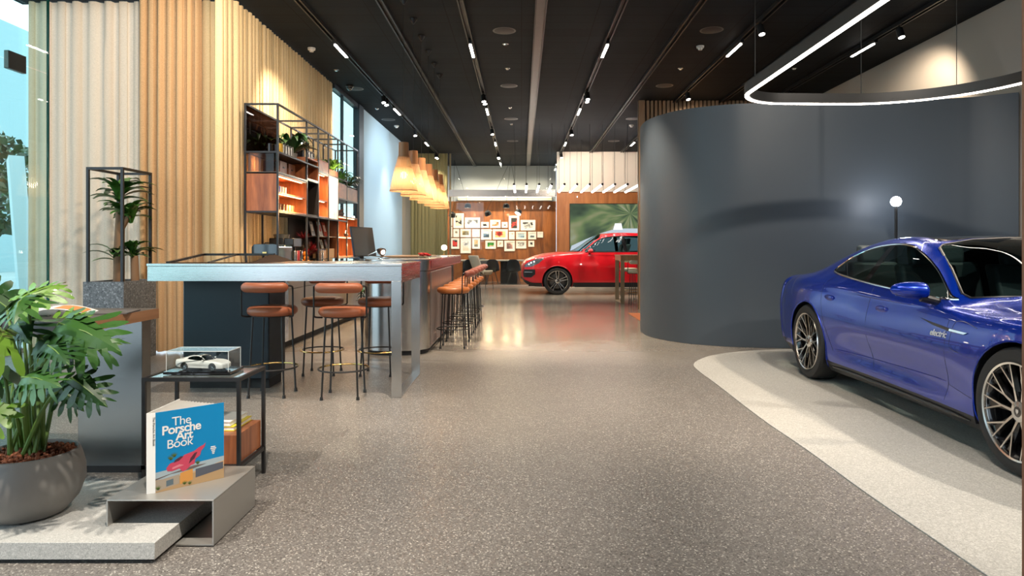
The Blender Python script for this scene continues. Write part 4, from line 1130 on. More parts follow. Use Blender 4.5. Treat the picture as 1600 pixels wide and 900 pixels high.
cov([(.045, .100), (.06, .118), (.105, .128), (.12, .145), (.165, .155), (.185, .168), (.205, .175), (.215, .185), (.210, .165), (.195, .150), (.19, .130), (.17, .118), (.165, .095), (.15, .092), (.13, .075), (.115, .070), (.10, .088), (.07, .082), (.05, .086)], mat('print_pink2', (.62, .07, .13), .4), 'picture_car', -.0010)
cov([(.075, .118), (.10, .124), (.118, .140), (.105, .142), (.082, .130)], mat('print_dark2', (.10, .03, .05), .4), 'picture_car_glass', -.0012)
cov([(.14, .10), (.165, .12), (.178, .148), (.165, .145), (.148, .125)], mat('print_dark2', (.10, .03, .05), .4), 'picture_car_glass', -.0012)
cov([(.07, .09), (.12, .10), (.10, .107), (.07, .098)], mat('print_pink3', (.78, .25, .30), .4), 'picture_car_shine', -.0012)
for (u, v, s_) in [(.065, .145, .02), (.08, .155, .018), (.18, .10, .016), (.123, .018, .014), (.012, .02, .016), (.145, .012, .012)]:
    mbp = MB(); 
    for k in range(7):
        a = R(20 + 140 * k / 6); mbp.add([(u - .002, -.0013, v - s_ * .6), (u + s_ * math.cos(a), -.0013, v + s_ * math.sin(a) * .8), (u + .003, -.0013, v - s_ * .5)], [(0, 1, 2)])
    bp(mbp, 'picture_palm', mat('print_green', (.10, .16, .03), .5), cover)
mbp = MB()
for (u0, u1, v0, v1) in [(.238, .258, .155, .160), (.236, .262, .147, .152), (.240, .258, .139, .144), (.243, .256, .131, .136), (.244, .254, .124, .128)]: mbp.box(u0, u1, -.0012, -.0009, v0, v1)
bp(mbp, 'emblem', TW, cover)

# bowl planter and split-leaf philodendron
pc = Vector((-2.24, 3.10))
pp = thing('bowl_planter', 'round grey stoneware bowl planter on the pale plinth', 'planter', (pc.x, pc.y, PZ))
MB().lathe([(0, .001), (.11, .001), (.15, .012), (.200, .07), (.225, .14), (.224, .20), (.212, .25), (.200, .285), (.192, .288), (.188, .28), (.192, .24), (0, .24)], (pc.x, pc.y, PZ), 48).build('bowl', CERAM, pp, angle=50)
mb = MB(); rr = random.Random(3)
for i in range(520):
    a = rr.uniform(0, 2 * PI); q = .188 * rr.random() ** .5
    mb.ball((pc.x + q * math.cos(a), pc.y + q * math.sin(a), PZ + .262 + rr.uniform(-.004, .012) + .02 * (1 - q / .19)), rr.uniform(.006, .010), 5)
mb.lathe([(0, .262), (.193, .256)], (pc.x, pc.y, PZ), 30)
o = mb.build('clay_pebbles', SOIL, pp); o['kind'] = 'stuff'
ph = thing('philodendron', 'large split-leaf philodendron growing from the grey bowl planter', 'plant', (pc.x, pc.y, PZ + .27))
def split_leaf(mb, base, tip_dir, L, Wd, nrm, rr, m0=0):
    d = Vector(tip_dir).normalized(); n = Vector(nrm); n = (n - d * n.dot(d)).normalized(); s = d.cross(n)
    def pt(t, w, lift=0): # t along, w across; leaf droops at tip
        return Vector(base) + d * L * t + s * w + n * (.10 * L * math.sin(PI * min(t, 1) * .8) - .22 * L * t * t - abs(w) * .35 + lift)
    # body
    prof = [(0, .02), (-.04, .30), (.12, .42), (.3, .36), (.5, .28), (.7, .19), (.88, .09), (1.0, .0)]
    for sg in (-1, 1):
        vs = []; 
        for (t, w) in prof: vs += [pt(max(t, 0), 0), pt(t, sg * w * Wd * .92)]
        fs = [(2 * i, 2 * i + 1, 2 * i + 3, 2 * i + 2) for i in range(len(prof) - 1)]
        mb.add(vs, fs, m0)
        for k in range(6):
            t0 = -.04 + k * .155; w0 = float(np.interp(max(t0, .0) + .05, [0, .12, .5, 1], [.34, .42, .28, .02])) * Wd * .80
            Lb = Wd * (.44, .54, .56, .50, .40, .26)[k] * rr.uniform(.7, 1.15)
            fw = (-.45, -.05, .3, .6, .9, 1.2)[k] + rr.uniform(-.12, .12)
            wv = rr.uniform(.05, .11)
            pts = []
            for q in range(5):
                e = q / 4; cc = Vector((t0 + .05 + fw * Lb * e / L, w0 * .6 + Lb * e))
                hw = (.070, .062, .080, .072, .026)[q] * L * (1.05 if k < 5 else .75)
                lift = .02 * L * math.sin(e * 5 + k) * 1.0 - wv * Lb * e * e
                tt, ww = cc.x, cc.y
                pts += [pt(tt - hw / L, sg * ww, lift), pt(tt + hw / L, sg * ww, lift + .006)]
                if q == 2:
                    pass
            mb.add(pts, [(2 * i, 2 * i + 1, 2 * i + 3, 2 * i + 2) for i in range(4)], m0)
            # side tooth
            a0 = Vector((t0 + .05 + fw * Lb * .45 / L, w0 * .6 + Lb * .45)); 
            mb.add([pt(a0.x, sg * a0.y), pt(a0.x + .16 * (1 - k * .08), sg * (a0.y + Lb * .30)), pt(a0.x + .06, sg * (a0.y + Lb * .12))], [(0, 1, 2)], m0)
    mb.tube([pt(0, 0, .002), pt(.5, 0, .002), pt(.98, 0, .002)], [.004, .003, .001], 5, 2)
fol, stm = MB(), MB(); rr = random.Random(12)
leaves = [ # px, py of the leaf base, depth, tip px, py, depth, size
    (92, 505, 3.05, 205, 548, 2.95, .27), (112, 590, 3.0, 188, 650, 2.95, .17), (100, 545, 3.3, 196, 528, 3.3, .22),
    (30, 470, 3.2, 88, 445, 3.3, .17), (20, 530, 2.85, -70, 520, 2.7, .26), (35, 590, 2.8, 110, 600, 2.65, .19),
    (10, 480, 3.3, -60, 430, 3.3, .22), (60, 520, 3.4, 130, 490, 3.5, .20),
    (25, 500, 3.1, 60, 560, 2.7, .22), (90, 600, 3.1, 165, 680, 3.0, .15),
    (0, 560, 3.0, -90, 590, 2.9, .24), (45, 460, 3.0, 10, 500, 2.75, .20), (75, 540, 2.9, 120, 575, 2.7, .17), (5, 630, 2.85, -40, 690, 2.75, .15),
    (20, 600, 3.3, -70, 650, 3.3, .2), (50, 545, 3.25, 150, 520, 3.2, .20)]
for i, (bx_, by_, bY, tx_, ty_, tY, L_) in enumerate(leaves):
    b_ = Vector(P(bx_, by_, bY)); t_ = Vector(P(tx_, ty_, tY)); d_ = (t_ - b_)
    L_ *= 1.22; split_leaf(fol, b_, d_, L_, L_ * .72, (rr.uniform(-.2, .2), -.75, .75), rr, 1 if i in (3, 4, 7, 13) else (3 if i in (0, 2, 5, 9, 11) else 0))
    r0 = Vector((pc.x + rr.uniform(-.07, .07), pc.y + rr.uniform(-.06, .06), PZ + .262))
    mid = r0.lerp(b_, .55) + Vector((rr.uniform(-.02, .02), 0, .05))
    stm.tube(crom([r0, mid, b_], 4), [.010] * 4 + [.007] * 4 + [.005], 7)
# thinner secondary stalks to the lower fronds
fo = fol.build('foliage', [LEAFD, LEAFY, STEM, LEAF], ph, angle=70)
stm.build('stem', STEM, ph)
# ---- desk at the left
dk = thing('desk', 'dark topped desk with copper edge and brushed steel panel leg', 'desk', (-3, 3.7, 0))
MB().box(-3.97, -2.155, 3.29, 4.05, .878, .938).build('desktop', [mat('dark_desktop', (.055, .05, .05), .35)], dk, bevel=.002)
MB().box(-2.1545, -2.150, 3.292, 4.048, .879, .937).build('edge_band', wood('copper_edge', (.48, .24, .12), (.36, .17, .08), (1, .6, 9), .3), dk)
MB().box(-2.56, -2.19, 3.94, 4.035, .0, .877).build('panel_leg', mat('panel_steel', (.24, .245, .24), .24, 1), dk, bevel=.002)
MB().box(-3.9, -3.2, 3.94, 4.035, .0, .877).build('panel_leg', BLACKM, dk)
MB().box(-2.555, -2.195, 3.936, 3.9395, 0, .04).build('kick_strip', BLACK, dk)
mg = thing('open_magazine', 'open white and orange magazine lying on the dark desk', 'magazine', (-2.5, 3.6, .939))
def page(mb, x0, x1, hgt, M):
    def fn(u, v): 
        p = M @ Vector((x0 + (x1 - x0) * u, -.14 + .28 * v, .002 + hgt * math.sin(PI * u) * .5 + hgt * (1 - u if x1 > x0 else 1 - u))); return tuple(p)
    mb.grid(fn, 10, 2)
M_ = Matrix.Translation((-2.52, 3.62, .9395)) @ Matrix.Rotation(R(20), 4, 'Z')
mb = MB(); page(mb, 0, .22, .035, M_); page(mb, 0, -.22, .03, M_); mb.build('pages', WHITEP, mg)
mb = MB(); 
def fn(u, v):
    uu = .25 + u * .6; p = M_ @ Vector((.22 * uu, -.10 + .2 * v, .0035 + .035 * math.sin(PI * uu) * .5 + .035 * (1 - uu))); return tuple(p)
mb.grid(fn, 6, 2); mb.build('printed_picture', ORA, mg)
mb = MB(); mb.merge(MB().box(-.15, .15, -.11, .11, 0, .006), Matrix.Translation((-2.30, 3.76, .9385)) @ Matrix.Rotation(R(12), 4, 'Z'))
tag(mb.build('closed_magazine', mat('magazine_dark', (.10, .09, .09), .4)), 'thin dark closed magazine at the copper edge of the desk', 'magazine')

# ---- black side table
stb = thing('side_table', 'small black framed glass side table with walnut drawer box', 'table', (-1.735, 3.75, 0))
fx0, fx1, fy0, fy1, fz = -1.99, -1.475, 3.575, 3.935, .615
fr_ = MB(); w_ = .009
for x in (fx0 + w_, fx1 - w_):
    for y in (fy0 + w_, fy1 - w_): fr_.box(x - w_, x + w_, y - w_, y + w_, 0, fz - .02)
for z in (fz - .01, .145):
    for y in (fy0 + w_, fy1 - w_): fr_.box(fx0, fx1, y - w_, y + w_, z - .01, z + .01)
    for x in (fx0 + w_, fx1 - w_): fr_.box(x - w_, x + w_, fy0 + 2 * w_, fy1 - 2 * w_, z - .01, z + .01)
fr_.build('frame', BLACK, stb)
MB().box(fx0 + .019, fx1 - .019, fy0 + .019, fy1 - .019, fz - .012, fz - .004).build('glass_top', mat('grey_glass_top', (.16, .19, .19), .06, 0, 1), stb)
MB().box(fx0 + .02, fx1 - .02, fy0 + .02, fy1 - .02, .156, .31).build('drawer_box', WALNUT, stb, bevel=.002)
for k, (yy, zz, m_, lb) in enumerate([(3.80, .311, mat('yellow_cover', (.80, .68, .05), .4), 'yellow spined book lying on the walnut drawer box'), (3.79, .337, WHITEP, 'white book lying on top of the yellow one')]):
    t = thing('book', lb, 'book', (-1.60, yy, zz), 0, 'books on the side table')
    x0_, x1_ = -1.74 + k * .02, -1.545 - k * .02
    MB().box(x0_, x1_, yy - .13 + k * .01, yy + .11, zz, zz + .004).box(x0_, x1_, yy - .13 + k * .01, yy + .11, zz + .020, zz + .024).box(x0_, x0_ + .003, yy - .13, yy + .11, zz + .004, zz + .02).build('cover', m_, t)
    MB().box(x0_ + .004, x1_ - .003, yy - .127 + k * .01, yy + .107, zz + .0045, zz + .0195).build('pages', mat('page_white', (.82, .80, .75), .8), t)
cs = thing('display_case', 'clear acrylic display case on black base covering the white model car', 'display case', (-1.74, 3.75, fz + .0005))
MB().box(-1.925, -1.565, 3.665, 3.845, fz + .0005, fz + .014).build('base', mat('gloss_black', (.01, .01, .012), .08, 0, 1), cs)
ca = (-1.912, -1.578, 3.675, 3.835, fz + .0145, fz + .122); tt = .002
g_ = MB().box(ca[0], ca[1], ca[2], ca[2] + tt, ca[4], ca[5]).box(ca[0], ca[1], ca[3] - tt, ca[3], ca[4], ca[5]).box(ca[0], ca[0] + tt, ca[2] + tt, ca[3] - tt, ca[4], ca[5]).box(ca[1] - tt, ca[1], ca[2] + tt, ca[3] - tt, ca[4], ca[5]).box(ca[0], ca[1], ca[2], ca[3], ca[5], ca[5] + .003)
g_.build('cover', glass('acrylic', (.96, .98, .98), .5), cs)
e_ = MB(); q = .0012
for x in (ca[0], ca[1]):
    for y in (ca[2], ca[3]): e_.box(x - q, x + q, y - q, y + q, ca[4], ca[5])
    e_.box(x - q, x + q, ca[2], ca[3], ca[5], ca[5] + .003)
for y in (ca[2], ca[3]): e_.box(ca[0], ca[1], y - q, y + q, ca[5], ca[5] + .003)
e_.build('edge', mat('acrylic_edge', (.75, .80, .80), .2), cs)

# ---- tall planter with caged dracaena
PLX0, PLX1, PLY0, PLY1, PLZ = -4.85, -4.40, 7.55, 8.22, .915
tp = thing('box_planter', 'tall speckled grey box planter with thin black cage frame', 'planter', (-4.62, 7.9, 0))
GT = terrazzo('grey_terrazzo', (.13, .135, .14), [(0, (.06, .065, .07)), (.5, (.15, .155, .16)), (1, (.30, .31, .32))], 70, .5)
MB().box(PLX0, PLX1, PLY0, PLY1, .0, PLZ - .03).box(PLX0, PLX0 + .03, PLY0, PLY1, PLZ - .03, PLZ).box(PLX1 - .03, PLX1, PLY0, PLY1, PLZ - .03, PLZ).box(PLX0 + .03, PLX1 - .03, PLY0, PLY0 + .03, PLZ - .03, PLZ).box(PLX0 + .03, PLX1 - .03, PLY1 - .03, PLY1, PLZ - .03, PLZ).build('body', GT, tp)
MB().box(PLX0 + .03, PLX1 - .03, PLY0 + .03, PLY1 - .03, PLZ - .03, PLZ - .01).build('soil', mat('dark_soil', (.04, .03, .02), .9), tp)
f_ = MB(); w_ = .014
cx0, cx1, cy0, cy1, cz = -4.80, -4.42, 7.56, 8.13, 2.185
for x in (cx0, cx1):
    for y in (cy0, cy1): f_.box(x - w_, x + w_, y - w_, y + w_, PLZ + .0005, cz)
for y in (cy0, cy1): f_.box(cx0 + w_, cx1 - w_, y - w_, y + w_, cz - 2 * w_, cz)
for x in (cx0, cx1): f_.box(x - w_, x + w_, cy0 + w_, cy1 - w_, cz - 2 * w_, cz)
f_.build('cage_frame', BLACK, tp)
dr = thing('dracaena', 'corn plant with thick cane trunks and three leaf clusters inside the black cage', 'plant', (-4.61, 7.85, PLZ - .01))
BK = mat('cane_bark', (.22, .12, .06), .85)
MB().tube([(-4.63, 7.85, PLZ - .01), (-4.63, 7.86, 1.35), (-4.61, 7.85, 1.75)], [.06, .055, .045], 12).tube([(-4.47, 7.9, PLZ - .01), (-4.48, 7.9, 1.20)], [.045, .04], 12).tube([(-4.60, 7.85, 1.5), (-4.50, 7.85, 1.68)], [.03, .025], 8).build('trunk', BK, dr)
mb = MB(); rr = random.Random(5)
def rosette(c, n_, L0, w0, up):
    for i in range(n_):
        a = rr.uniform(0, 2 * PI); e0 = rr.uniform(.35, 1.45); L_ = L0 * 1.15 * rr.uniform(.7, 1.1); w1 = w0 * 1.6 * rr.uniform(.8, 1.15)
        p = Vector(c) + Vector((0, 0, rr.uniform(-.05, .05))); dd = Vector((math.cos(a), math.sin(a), 0)); sd_ = Vector((-dd.y, dd.x, 0)); e = e0; vs = []
        for k in range(8):
            s_ = k / 7; ww = w1 * (math.sin(PI * (.10 + .90 * s_)) ** .7 if k < 7 else 0.03)
            vs += [p - sd_ * ww + Vector((0, 0, ww * .35)), p, p + sd_ * ww + Vector((0, 0, ww * .35))]
            p = p + (dd * math.cos(e) + Vector((0, 0, math.sin(e)))) * L_ / 7; e -= (e0 * .8 + up * .5) / 6
        mi = 0 if rr.random() < .6 else 1
        mb.add(vs, [f2 for k in range(7) for f2 in ((3 * k, 3 * k + 3, 3 * k + 4, 3 * k + 1), (3 * k + 1, 3 * k + 4, 3 * k + 5, 3 * k + 2))], mi)
rosette((-4.62, 7.85, 1.86), 26, .36, .034, 1.0); rosette((-4.50, 7.86, 1.62), 20, .30, .032, 1.0); rosette((-4.60, 7.86, 1.68), 10, .28, .03, 1.1)
rosette((-4.66, 7.85, 1.18), 14, .30, .030, 1.0); rosette((-4.48, 7.88, 1.20), 16, .28, .030, .9)
mb.build('foliage', [mat('leaf_mid_green', (.06, .17, .025), .38, 0, .15), LEAF], dr, angle=80)

# ---- right middle: tall table, stools, rug
rt = thing('high_table', 'tall pale table with loop legs in front of the red car doors', 'table', (2.7, 16, 0))
BG = mat('beige_metal', (.52, .42, .28), .35, .5)
MB().box(2.28, 4.2, 15.78, 16.75, 1.09, 1.115).box(2.29, 4.19, 15.80, 15.82, .985, 1.089).box(2.29, 2.31, 15.82, 16.73, .985, 1.089).build('tabletop', PALEWOOD, rt)
MB().box(2.29, 2.38, 15.80, 15.816, 0, .984).box(2.29, 2.38, 16.70, 16.716, 0, .984).box(2.29, 2.38, 15.816, 16.70, 0, .014).build('leg', BG, rt)
MB().box(4.10, 4.19, 15.80, 15.816, 0, .984).box(4.10, 4.19, 16.70, 16.716, 0, .984).build('leg', BG, rt)
BEI = mat('cream_leather', (.60, .52, .38), .5)
s3 = make_stool('bar_stool', BEI, BRASS)
place(s3, True, (2.62, 15.55, 0), 0, 'cream seated stool at the pale tall table, left one beside the slat screen', 'cream stools at the tall table')
place(s3, False, (2.66, 16.95, 0), R(180), 'cream seated stool on the far side of the pale tall table', 'cream stools at the tall table')
tag(MB().box(2.085, 4.6, 11.75, 13.36, .0005, .012).build('area_rug', fabric('rust_rug', (.50, .17, .07), (.40, .13, .06), 0, (40, 40, 40))), 'rust orange rug emerging behind the curved dark wall', 'rug')

# ---- back meeting room furniture
mt = thing('meeting_table', 'long pale topped meeting table behind the glass partition', 'table', (-1.0, 24.4, 0))
MB().box(-2.25, .35, 23.95, 25.0, .80, .84).build('tabletop', mat('pale_tabletop', (.50, .45, .38), .35), mt)
MB().box(-.75, -.15, 24.3, 24.6, 0, .799).box(-2.1, -1.7, 24.3, 24.6, 0, .799).build('leg', BLACKM, mt)
def shell_chair():
    t = thing('shell_chair', 'x', 'chair')
    def fn(u, v):
        a = (u - .5) * 2; s_ = v
        wdt = .25 - .03 * (s_ > .5) * (s_ - .5) * 2
        if s_ < .45: y = .24 - s_ / .45 * .42; z = .46 - .03 * math.sin(s_ / .45 * PI) + .10 * abs(a) ** 3
        else:
            q = (s_ - .45) / .55; y = -.18 - .10 * q + .14 * abs(a) ** 2 * (1 - .4 * q); z = .46 + .42 * q - .07 * q * abs(a) ** 3
        return (a * wdt * (1 - .25 * max(0, s_ - .8) * 5 * abs(a) ** 2 * .6), y, z)
    o = MB().grid(fn, 12, 16).build('shell', BLACKM, t, angle=80)
    sd = o.modifiers.new('thick', 'SOLIDIFY'); sd.thickness = .012
    for sx in (-1, 1):
        for sy in (-1, 1):
            MB().tube([(sx * .10, sy * .10, .43), (sx * .22, sy * .22, 0)], [.012, .008], 8).build('leg', mat('dark_leg', (.03, .025, .02), .4), t)
    return t
sc0 = shell_chair(); first = True
for (px, Y, rot, lb) in [(735, 23.4, 0, 'black shell chair nearest the olive curtain, back to the glass'), (769, 23.5, 4, 'black shell chair in the middle, back to the glass'), (803, 23.5, -6, 'black shell chair nearest the red car bonnet'),
                         (752, 25.3, 180, 'black shell chair on the far side of the meeting table')]:
    place(sc0, first, (XX(px, Y), Y, 0), R(rot), lb, 'black shell chairs in the meeting room'); first = False
lc = thing('lounge_chair', 'cream high backed lounge chair outside the glass partition', 'chair', (XX(752, 21.2), 21.2, 0), R(-62))
def fn(u, v):
    a = (u - .5) * 2
    if v < .4: y = .26 - v / .4 * .46; z = .43 + .12 * abs(a) ** 3
    else:
        q = (v - .4) / .6; y = -.20 - .22 * q + .16 * abs(a) ** 2; z = .43 + .60 * q
    return (a * .30, y, z)
o = MB().grid(fn, 12, 16).build('shell', BEI, None, angle=80); o.parent = lc
sd = o.modifiers.new('thick', 'SOLIDIFY'); sd.thickness = .05
o = MB().tube([(-.25, .25, .42), (-.28, .28, 0)], .01, 8).tube([(.25, .25, .42), (.28, .28, 0)], .01, 8).tube([(-.25, -.2, .42), (-.28, -.3, 0)], .01, 8).tube([(.25, -.2, .42), (.28, -.3, 0)], .01, 8).build('leg', BLACK, None); o.parent = lc
# dome pendants
def dome():
    t = thing('dome_pendant', 'x', 'pendant lamp')
    MB().lathe([(0, .16), (.05, .16), (.10, .13), (.115, .06), (.118, 0), (.112, 0), (.108, .06), (.09, .12), (0, .14)], n=28).build('shade', BLACKM, t)
    MB().lathe([(0, .012), (.108, .012), (.108, .02), (0, .02)], n=24).build('diffuser', GLOWS, t)
    return t
dm = dome(); first = True; domes = []
for k, (px, py, tx_, ty_, lb) in enumerate([(706, 338, 25, 20, 'black dome pendant nearest the olive curtain'), (731, 325, 0, 0, 'black dome pendant hanging upright above the first pictures'), (763, 336, 20, -20, 'tilted black dome pendant left of the middle one'),
                               (791, 325, 0, 0, 'black dome pendant hanging upright in the middle of the group'), (809, 334, -25, 25, 'tilted black dome pendant nearest the screen wall')]):
    Y = 24.0; loc = P(px, py, Y)
    o = place(dm, first, loc, 0, lb, 'black dome pendants over the meeting table'); first = False
    o.rotation_euler = (R(tx_), R(ty_), 0)
    domes.append((o, loc, Y, k))
    lamp('POINT', (loc[0], Y, loc[2] - .08), 14, (1, .7, .42), .05, name='dome_light')
bpy.context.view_layer.update()
for (o, loc, Y, k) in domes:
    cb_ = MB(); ros = XX([706, 706, 794, 794, 794][k] + 4, Y)
    Mi = (Matrix.Translation(loc) @ o.rotation_euler.to_matrix().to_4x4()).inverted(); top_ = Mi.inverted() @ Vector((0, 0, .158))
    cb_.tube([Mi @ top_, Mi @ Vector((ros, Y, CEIL - .002))], .006, 5)
    oc = cb_.build('cord', BLACK); oc.parent = o
# pictures
PR = [(30, 90, 60, 205), (30, 215, 60, 360), (75, 30, 220, 235), (235, 88, 445, 232), (460, 150, 568, 230), (585, 122, 730, 232), (747, 150, 828, 230), (845, 62, 990, 268), (1008, 122, 1213, 268),
      (75, 248, 155, 360), (172, 248, 318, 360), (335, 250, 442, 360), (460, 250, 603, 395), (622, 250, 830, 395), (847, 285, 925, 392), (945, 285, 1087, 392), (1112, 285, 1225, 392), (1240, 285, 1320, 366),
      (35, 375, 158, 522), (175, 375, 318, 583), (338, 375, 443, 522), (520, 410, 665, 522), (685, 410, 766, 495), (783, 410, 928, 555), (945, 410, 1087, 518), (1115, 410, 1198, 495)]
K = dict(k=(.02, .02, .02), w=(.75, .73, .68), g=(.25, .25, .25), r=(.55, .04, .03), o=(.60, .26, .08), b=(.16, .28, .42), y=(.6, .48, .2), n=(.04, .35, .04), c=(.70, .60, .45), s=(.35, .45, .5), p=(.6, .32, .28))
PD = [('w', 'g', 'narrow framed photo cut off by the olive curtain, upper one'), ('w', 'g', 'narrow framed photo cut off by the olive curtain, lower one'),
      ('c', 'k', 'tall framed black and cream photo in the top row'), ('w', 'g', 'wide framed grey photo at the left of the top row'), ('w', 'k', 'small framed photo of a dark shape in the top row'), ('s', 'o', 'framed photo with orange ground and pale sky'),
      ('w', 'g', 'small pale framed photo beside the tall red one'), ('k', 'r', 'tall framed photo in red and black'), ('k', 'w', 'wide framed dark photo with white figure at the right of the top row'),
      ('w', 'c', 'small pale framed photo at the left of the middle row'), ('w', 'y', 'framed pale photo with yellow patch'), ('w', 'p', 'small framed photo with a brown figure, middle row'), ('w', 'b', 'squarish framed photo with diagonal dark shapes'),
      ('y', 'r', 'largest wide framed colourful landscape photo in the middle'), ('w', 'o', 'narrow framed photo with dots above an orange band'), ('s', 'b', 'framed blue toned landscape photo'), ('w', 's', 'framed grey green photo in the middle row'), ('w', 'g', 'small framed photo at the right end of the middle row'),
      ('r', 'k', 'framed red photo with black shape in the bottom row'), ('c', 'w', 'tall framed beige photo in the bottom row'), ('o', 'y', 'framed orange photo in the bottom row'), ('p', 'n', 'framed photo with bright green car'), ('w', 'c', 'small pale framed photo beside the green one'),
      ('c', 'p', 'tall framed light photo with small figures, bottom row'), ('k', 'w', 'framed photo of a white shape on black, bottom row'), ('w', 'k', 'small framed dark photo at the end of the bottom row')]
def art_mat(i, bg, fg):
    m, nt, bs_ = newmat('photo_art_%d' % i)
    v = mapping(nt, (2.6, 1, 3.4)); nt.nodes['Mapping'].inputs['Location'].default_value = (i * 1.7, 0, i * 2.3)
    nz = N(nt, 'ShaderNodeTexNoise'); nz.inputs['Scale'].default_value = 1.3; nz.inputs['Detail'].default_value = 3; nt.links.new(v, nz.inputs['Vector'])
    dk = tuple(.25 * q for q in fg)
    nt.links.new(ramp(nt, nz.outputs['Fac'], [(.38, bg), (.46, bg), (.50, fg), (.60, dk)]), bs_.inputs['Base Color']); bs_.inputs['Roughness'].default_value = .5
    return m
FW = mat('cream_frame', (.80, .76, .66), .5)
for i, ((a, b, c_, d_), (bg, fg, lb)) in enumerate(zip(PR, PD)):
    Y = 25.699
    p0 = P(700 + a / 8.889, 330 + b / 8.889, Y); p1 = P(700 + c_ / 8.889, 330 + d_ / 8.889, Y)
    x0, x1, z1, z0 = p0[0], p1[0], p0[2], p1[2]; w_ = .045
    t = thing('framed_picture', lb, 'picture', ((x0 + x1) / 2, Y, z0), 0, 'framed pictures on the wooden back wall')
    MB().box(x0, x0 + w_, Y - .03, Y - .001, z0, z1).box(x1 - w_, x1, Y - .03, Y - .001, z0, z1).box(x0 + w_, x1 - w_, Y - .03, Y - .001, z0, z0 + w_).box(x0 + w_, x1 - w_, Y - .03, Y - .001, z1 - w_, z1).build('frame', FW, t)
    MB().box(x0 + w_, x1 - w_, Y - .012, Y - .002, z0 + w_, z1 - w_).build('mount', mat('art_mount', (.80, .78, .72), .6), t)
    mg_ = min(x1 - x0, z1 - z0) * .10; ib = (x0 + w_ + mg_, x1 - w_ - mg_, z0 + w_ + mg_, z1 - w_ - mg_)
    MB().box(ib[0], ib[1], Y - .0135, Y - .0122, ib[2], ib[3]).build('photo_print', art_mat(i, K[bg], K[fg]), t)
# wall screen showing a driving scene
tv = thing('display_screen', 'large wall screen showing a blurred green road and pale car roof', 'screen', (3.0, 21.9, .9))
sx0, sx1, sz0, sz1 = XX(890, 21.9), XX(890, 21.9) + 3.9, .92, ZZ(318, 21.9)
MB().box(sx0, sx1, 21.90, 21.945, sz0, sz1).build('bezel', BLACK, tv)
tm = bpy.data.materials.new('screen_image'); tm.use_nodes = True; nt = tm.node_tree; nt.nodes.clear()
out = N(nt, 'ShaderNodeOutputMaterial'); em = N(nt, 'ShaderNodeEmission'); em.inputs[1].default_value = .75
vp = Vector(P(985, 334, 21.9)) - tv.location
tcn = N(nt, 'ShaderNodeTexCoord'); sb_ = N(nt, 'ShaderNodeVectorMath', operation='SUBTRACT'); sb_.inputs[1].default_value = vp; nt.links.new(tcn.outputs['Object'], sb_.inputs[0])
sx_ = N(nt, 'ShaderNodeSeparateXYZ'); nt.links.new(sb_.outputs[0], sx_.inputs[0])
at_ = N(nt, 'ShaderNodeMath', operation='ARCTAN2'); nt.links.new(sx_.outputs['X'], at_.inputs[0]); nt.links.new(sx_.outputs['Z'], at_.inputs[1])
ln_ = N(nt, 'ShaderNodeVectorMath', operation='LENGTH'); nt.links.new(sb_.outputs[0], ln_.inputs[0])
cx_ = N(nt, 'ShaderNodeCombineXYZ'); nt.links.new(at_.outputs[0], cx_.inputs[0]); nt.links.new(ln_.outputs['Value'], cx_.inputs[1])
mp_ = N(nt, 'ShaderNodeMapping'); mp_.inputs['Scale'].default_value = (1.7, .55, 1); nt.links.new(cx_.outputs[0], mp_.inputs[0])
nz = N(nt, 'ShaderNodeTexNoise'); nz.inputs['Scale'].default_value = 1.6; nz.inputs['Detail'].default_value = 2; nt.links.new(mp_.outputs[0], nz.inputs['Vector'])
cc = ramp(nt, nz.outputs['Fac'], [(.30, (.035, .05, .04)), (.44, (.08, .12, .07)), (.54, (.14, .20, .09)), (.62, (.24, .26, .14)), (.75, (.36, .40, .34))])
nt.links.new(cc, em.inputs[0]); nt.links.new(em.outputs[0], out.inputs[0])
MB().box(sx0 + .02, sx1 - .02, 21.895, 21.8995, sz0 + .02, sz1 - .02).build('display', tm, tv)
rp = [P(890, 394, 21.89), P(893, 384, 21.89), P(915, 374, 21.89), P(940, 364, 21.89), P(957, 359, 21.89), P(975, 357, 21.89), P(1000, 357, 21.89), P(1020, 360, 21.89), P(1045, 372, 21.89), P(1060, 394, 21.89)]
MB().add([(p[0], 21.8945, max(sz0 + .02, p[2])) for p in rp], [tuple(range(len(rp)))[::-1]]).build('car_roof_image', emit('screen_roof', (.52, .60, .68), .75), tv)
rp = [P(905, 394, 21.89), P(925, 378, 21.89), P(950, 368, 21.89), P(1000, 366, 21.89), P(1040, 380, 21.89), P(1050, 394, 21.89)]
MB().add([(p[0], 21.8940, max(sz0 + .02, p[2])) for p in rp], [tuple(range(len(rp)))[::-1]]).build('car_glass_image', emit('screen_glass_img', (.10, .13, .15), .75), tv)
p0, p1 = P(958, 359, 21.89), P(973, 349, 21.89)
MB().add([(p0[0], 21.8935, p0[2]), (p1[0], 21.8935, p0[2]), (p1[0] - .04, 21.8935, p1[2]), (p0[0] + .06, 21.8935, p1[2])], [(0, 1, 2, 3)]).build('roof_light_image', emit('screen_white', (.85, .88, .9), .9), tv)
# ---- slim lamp post behind the blue car
lp = thing('lamp_post', 'slim black pole lamp with glowing head between the blue car and the curved wall', 'lamp', (4.496, 8.2, 0))
MB().lathe([(0, .001), (.14, .001), (.14, .012), (.02, .018)], (4.496, 8.2, 0), 28).build('base', BLACK, lp)
MB().tube([(4.496, 8.2, .01), (4.496, 8.2, 1.79)], .016, 12).build('pole', BLACK, lp)
MB().ball((4.496, 8.2, 1.846), .06, 20).build('bulb', emit('bulb_bright', (.85, .90, 1), 60), lp)
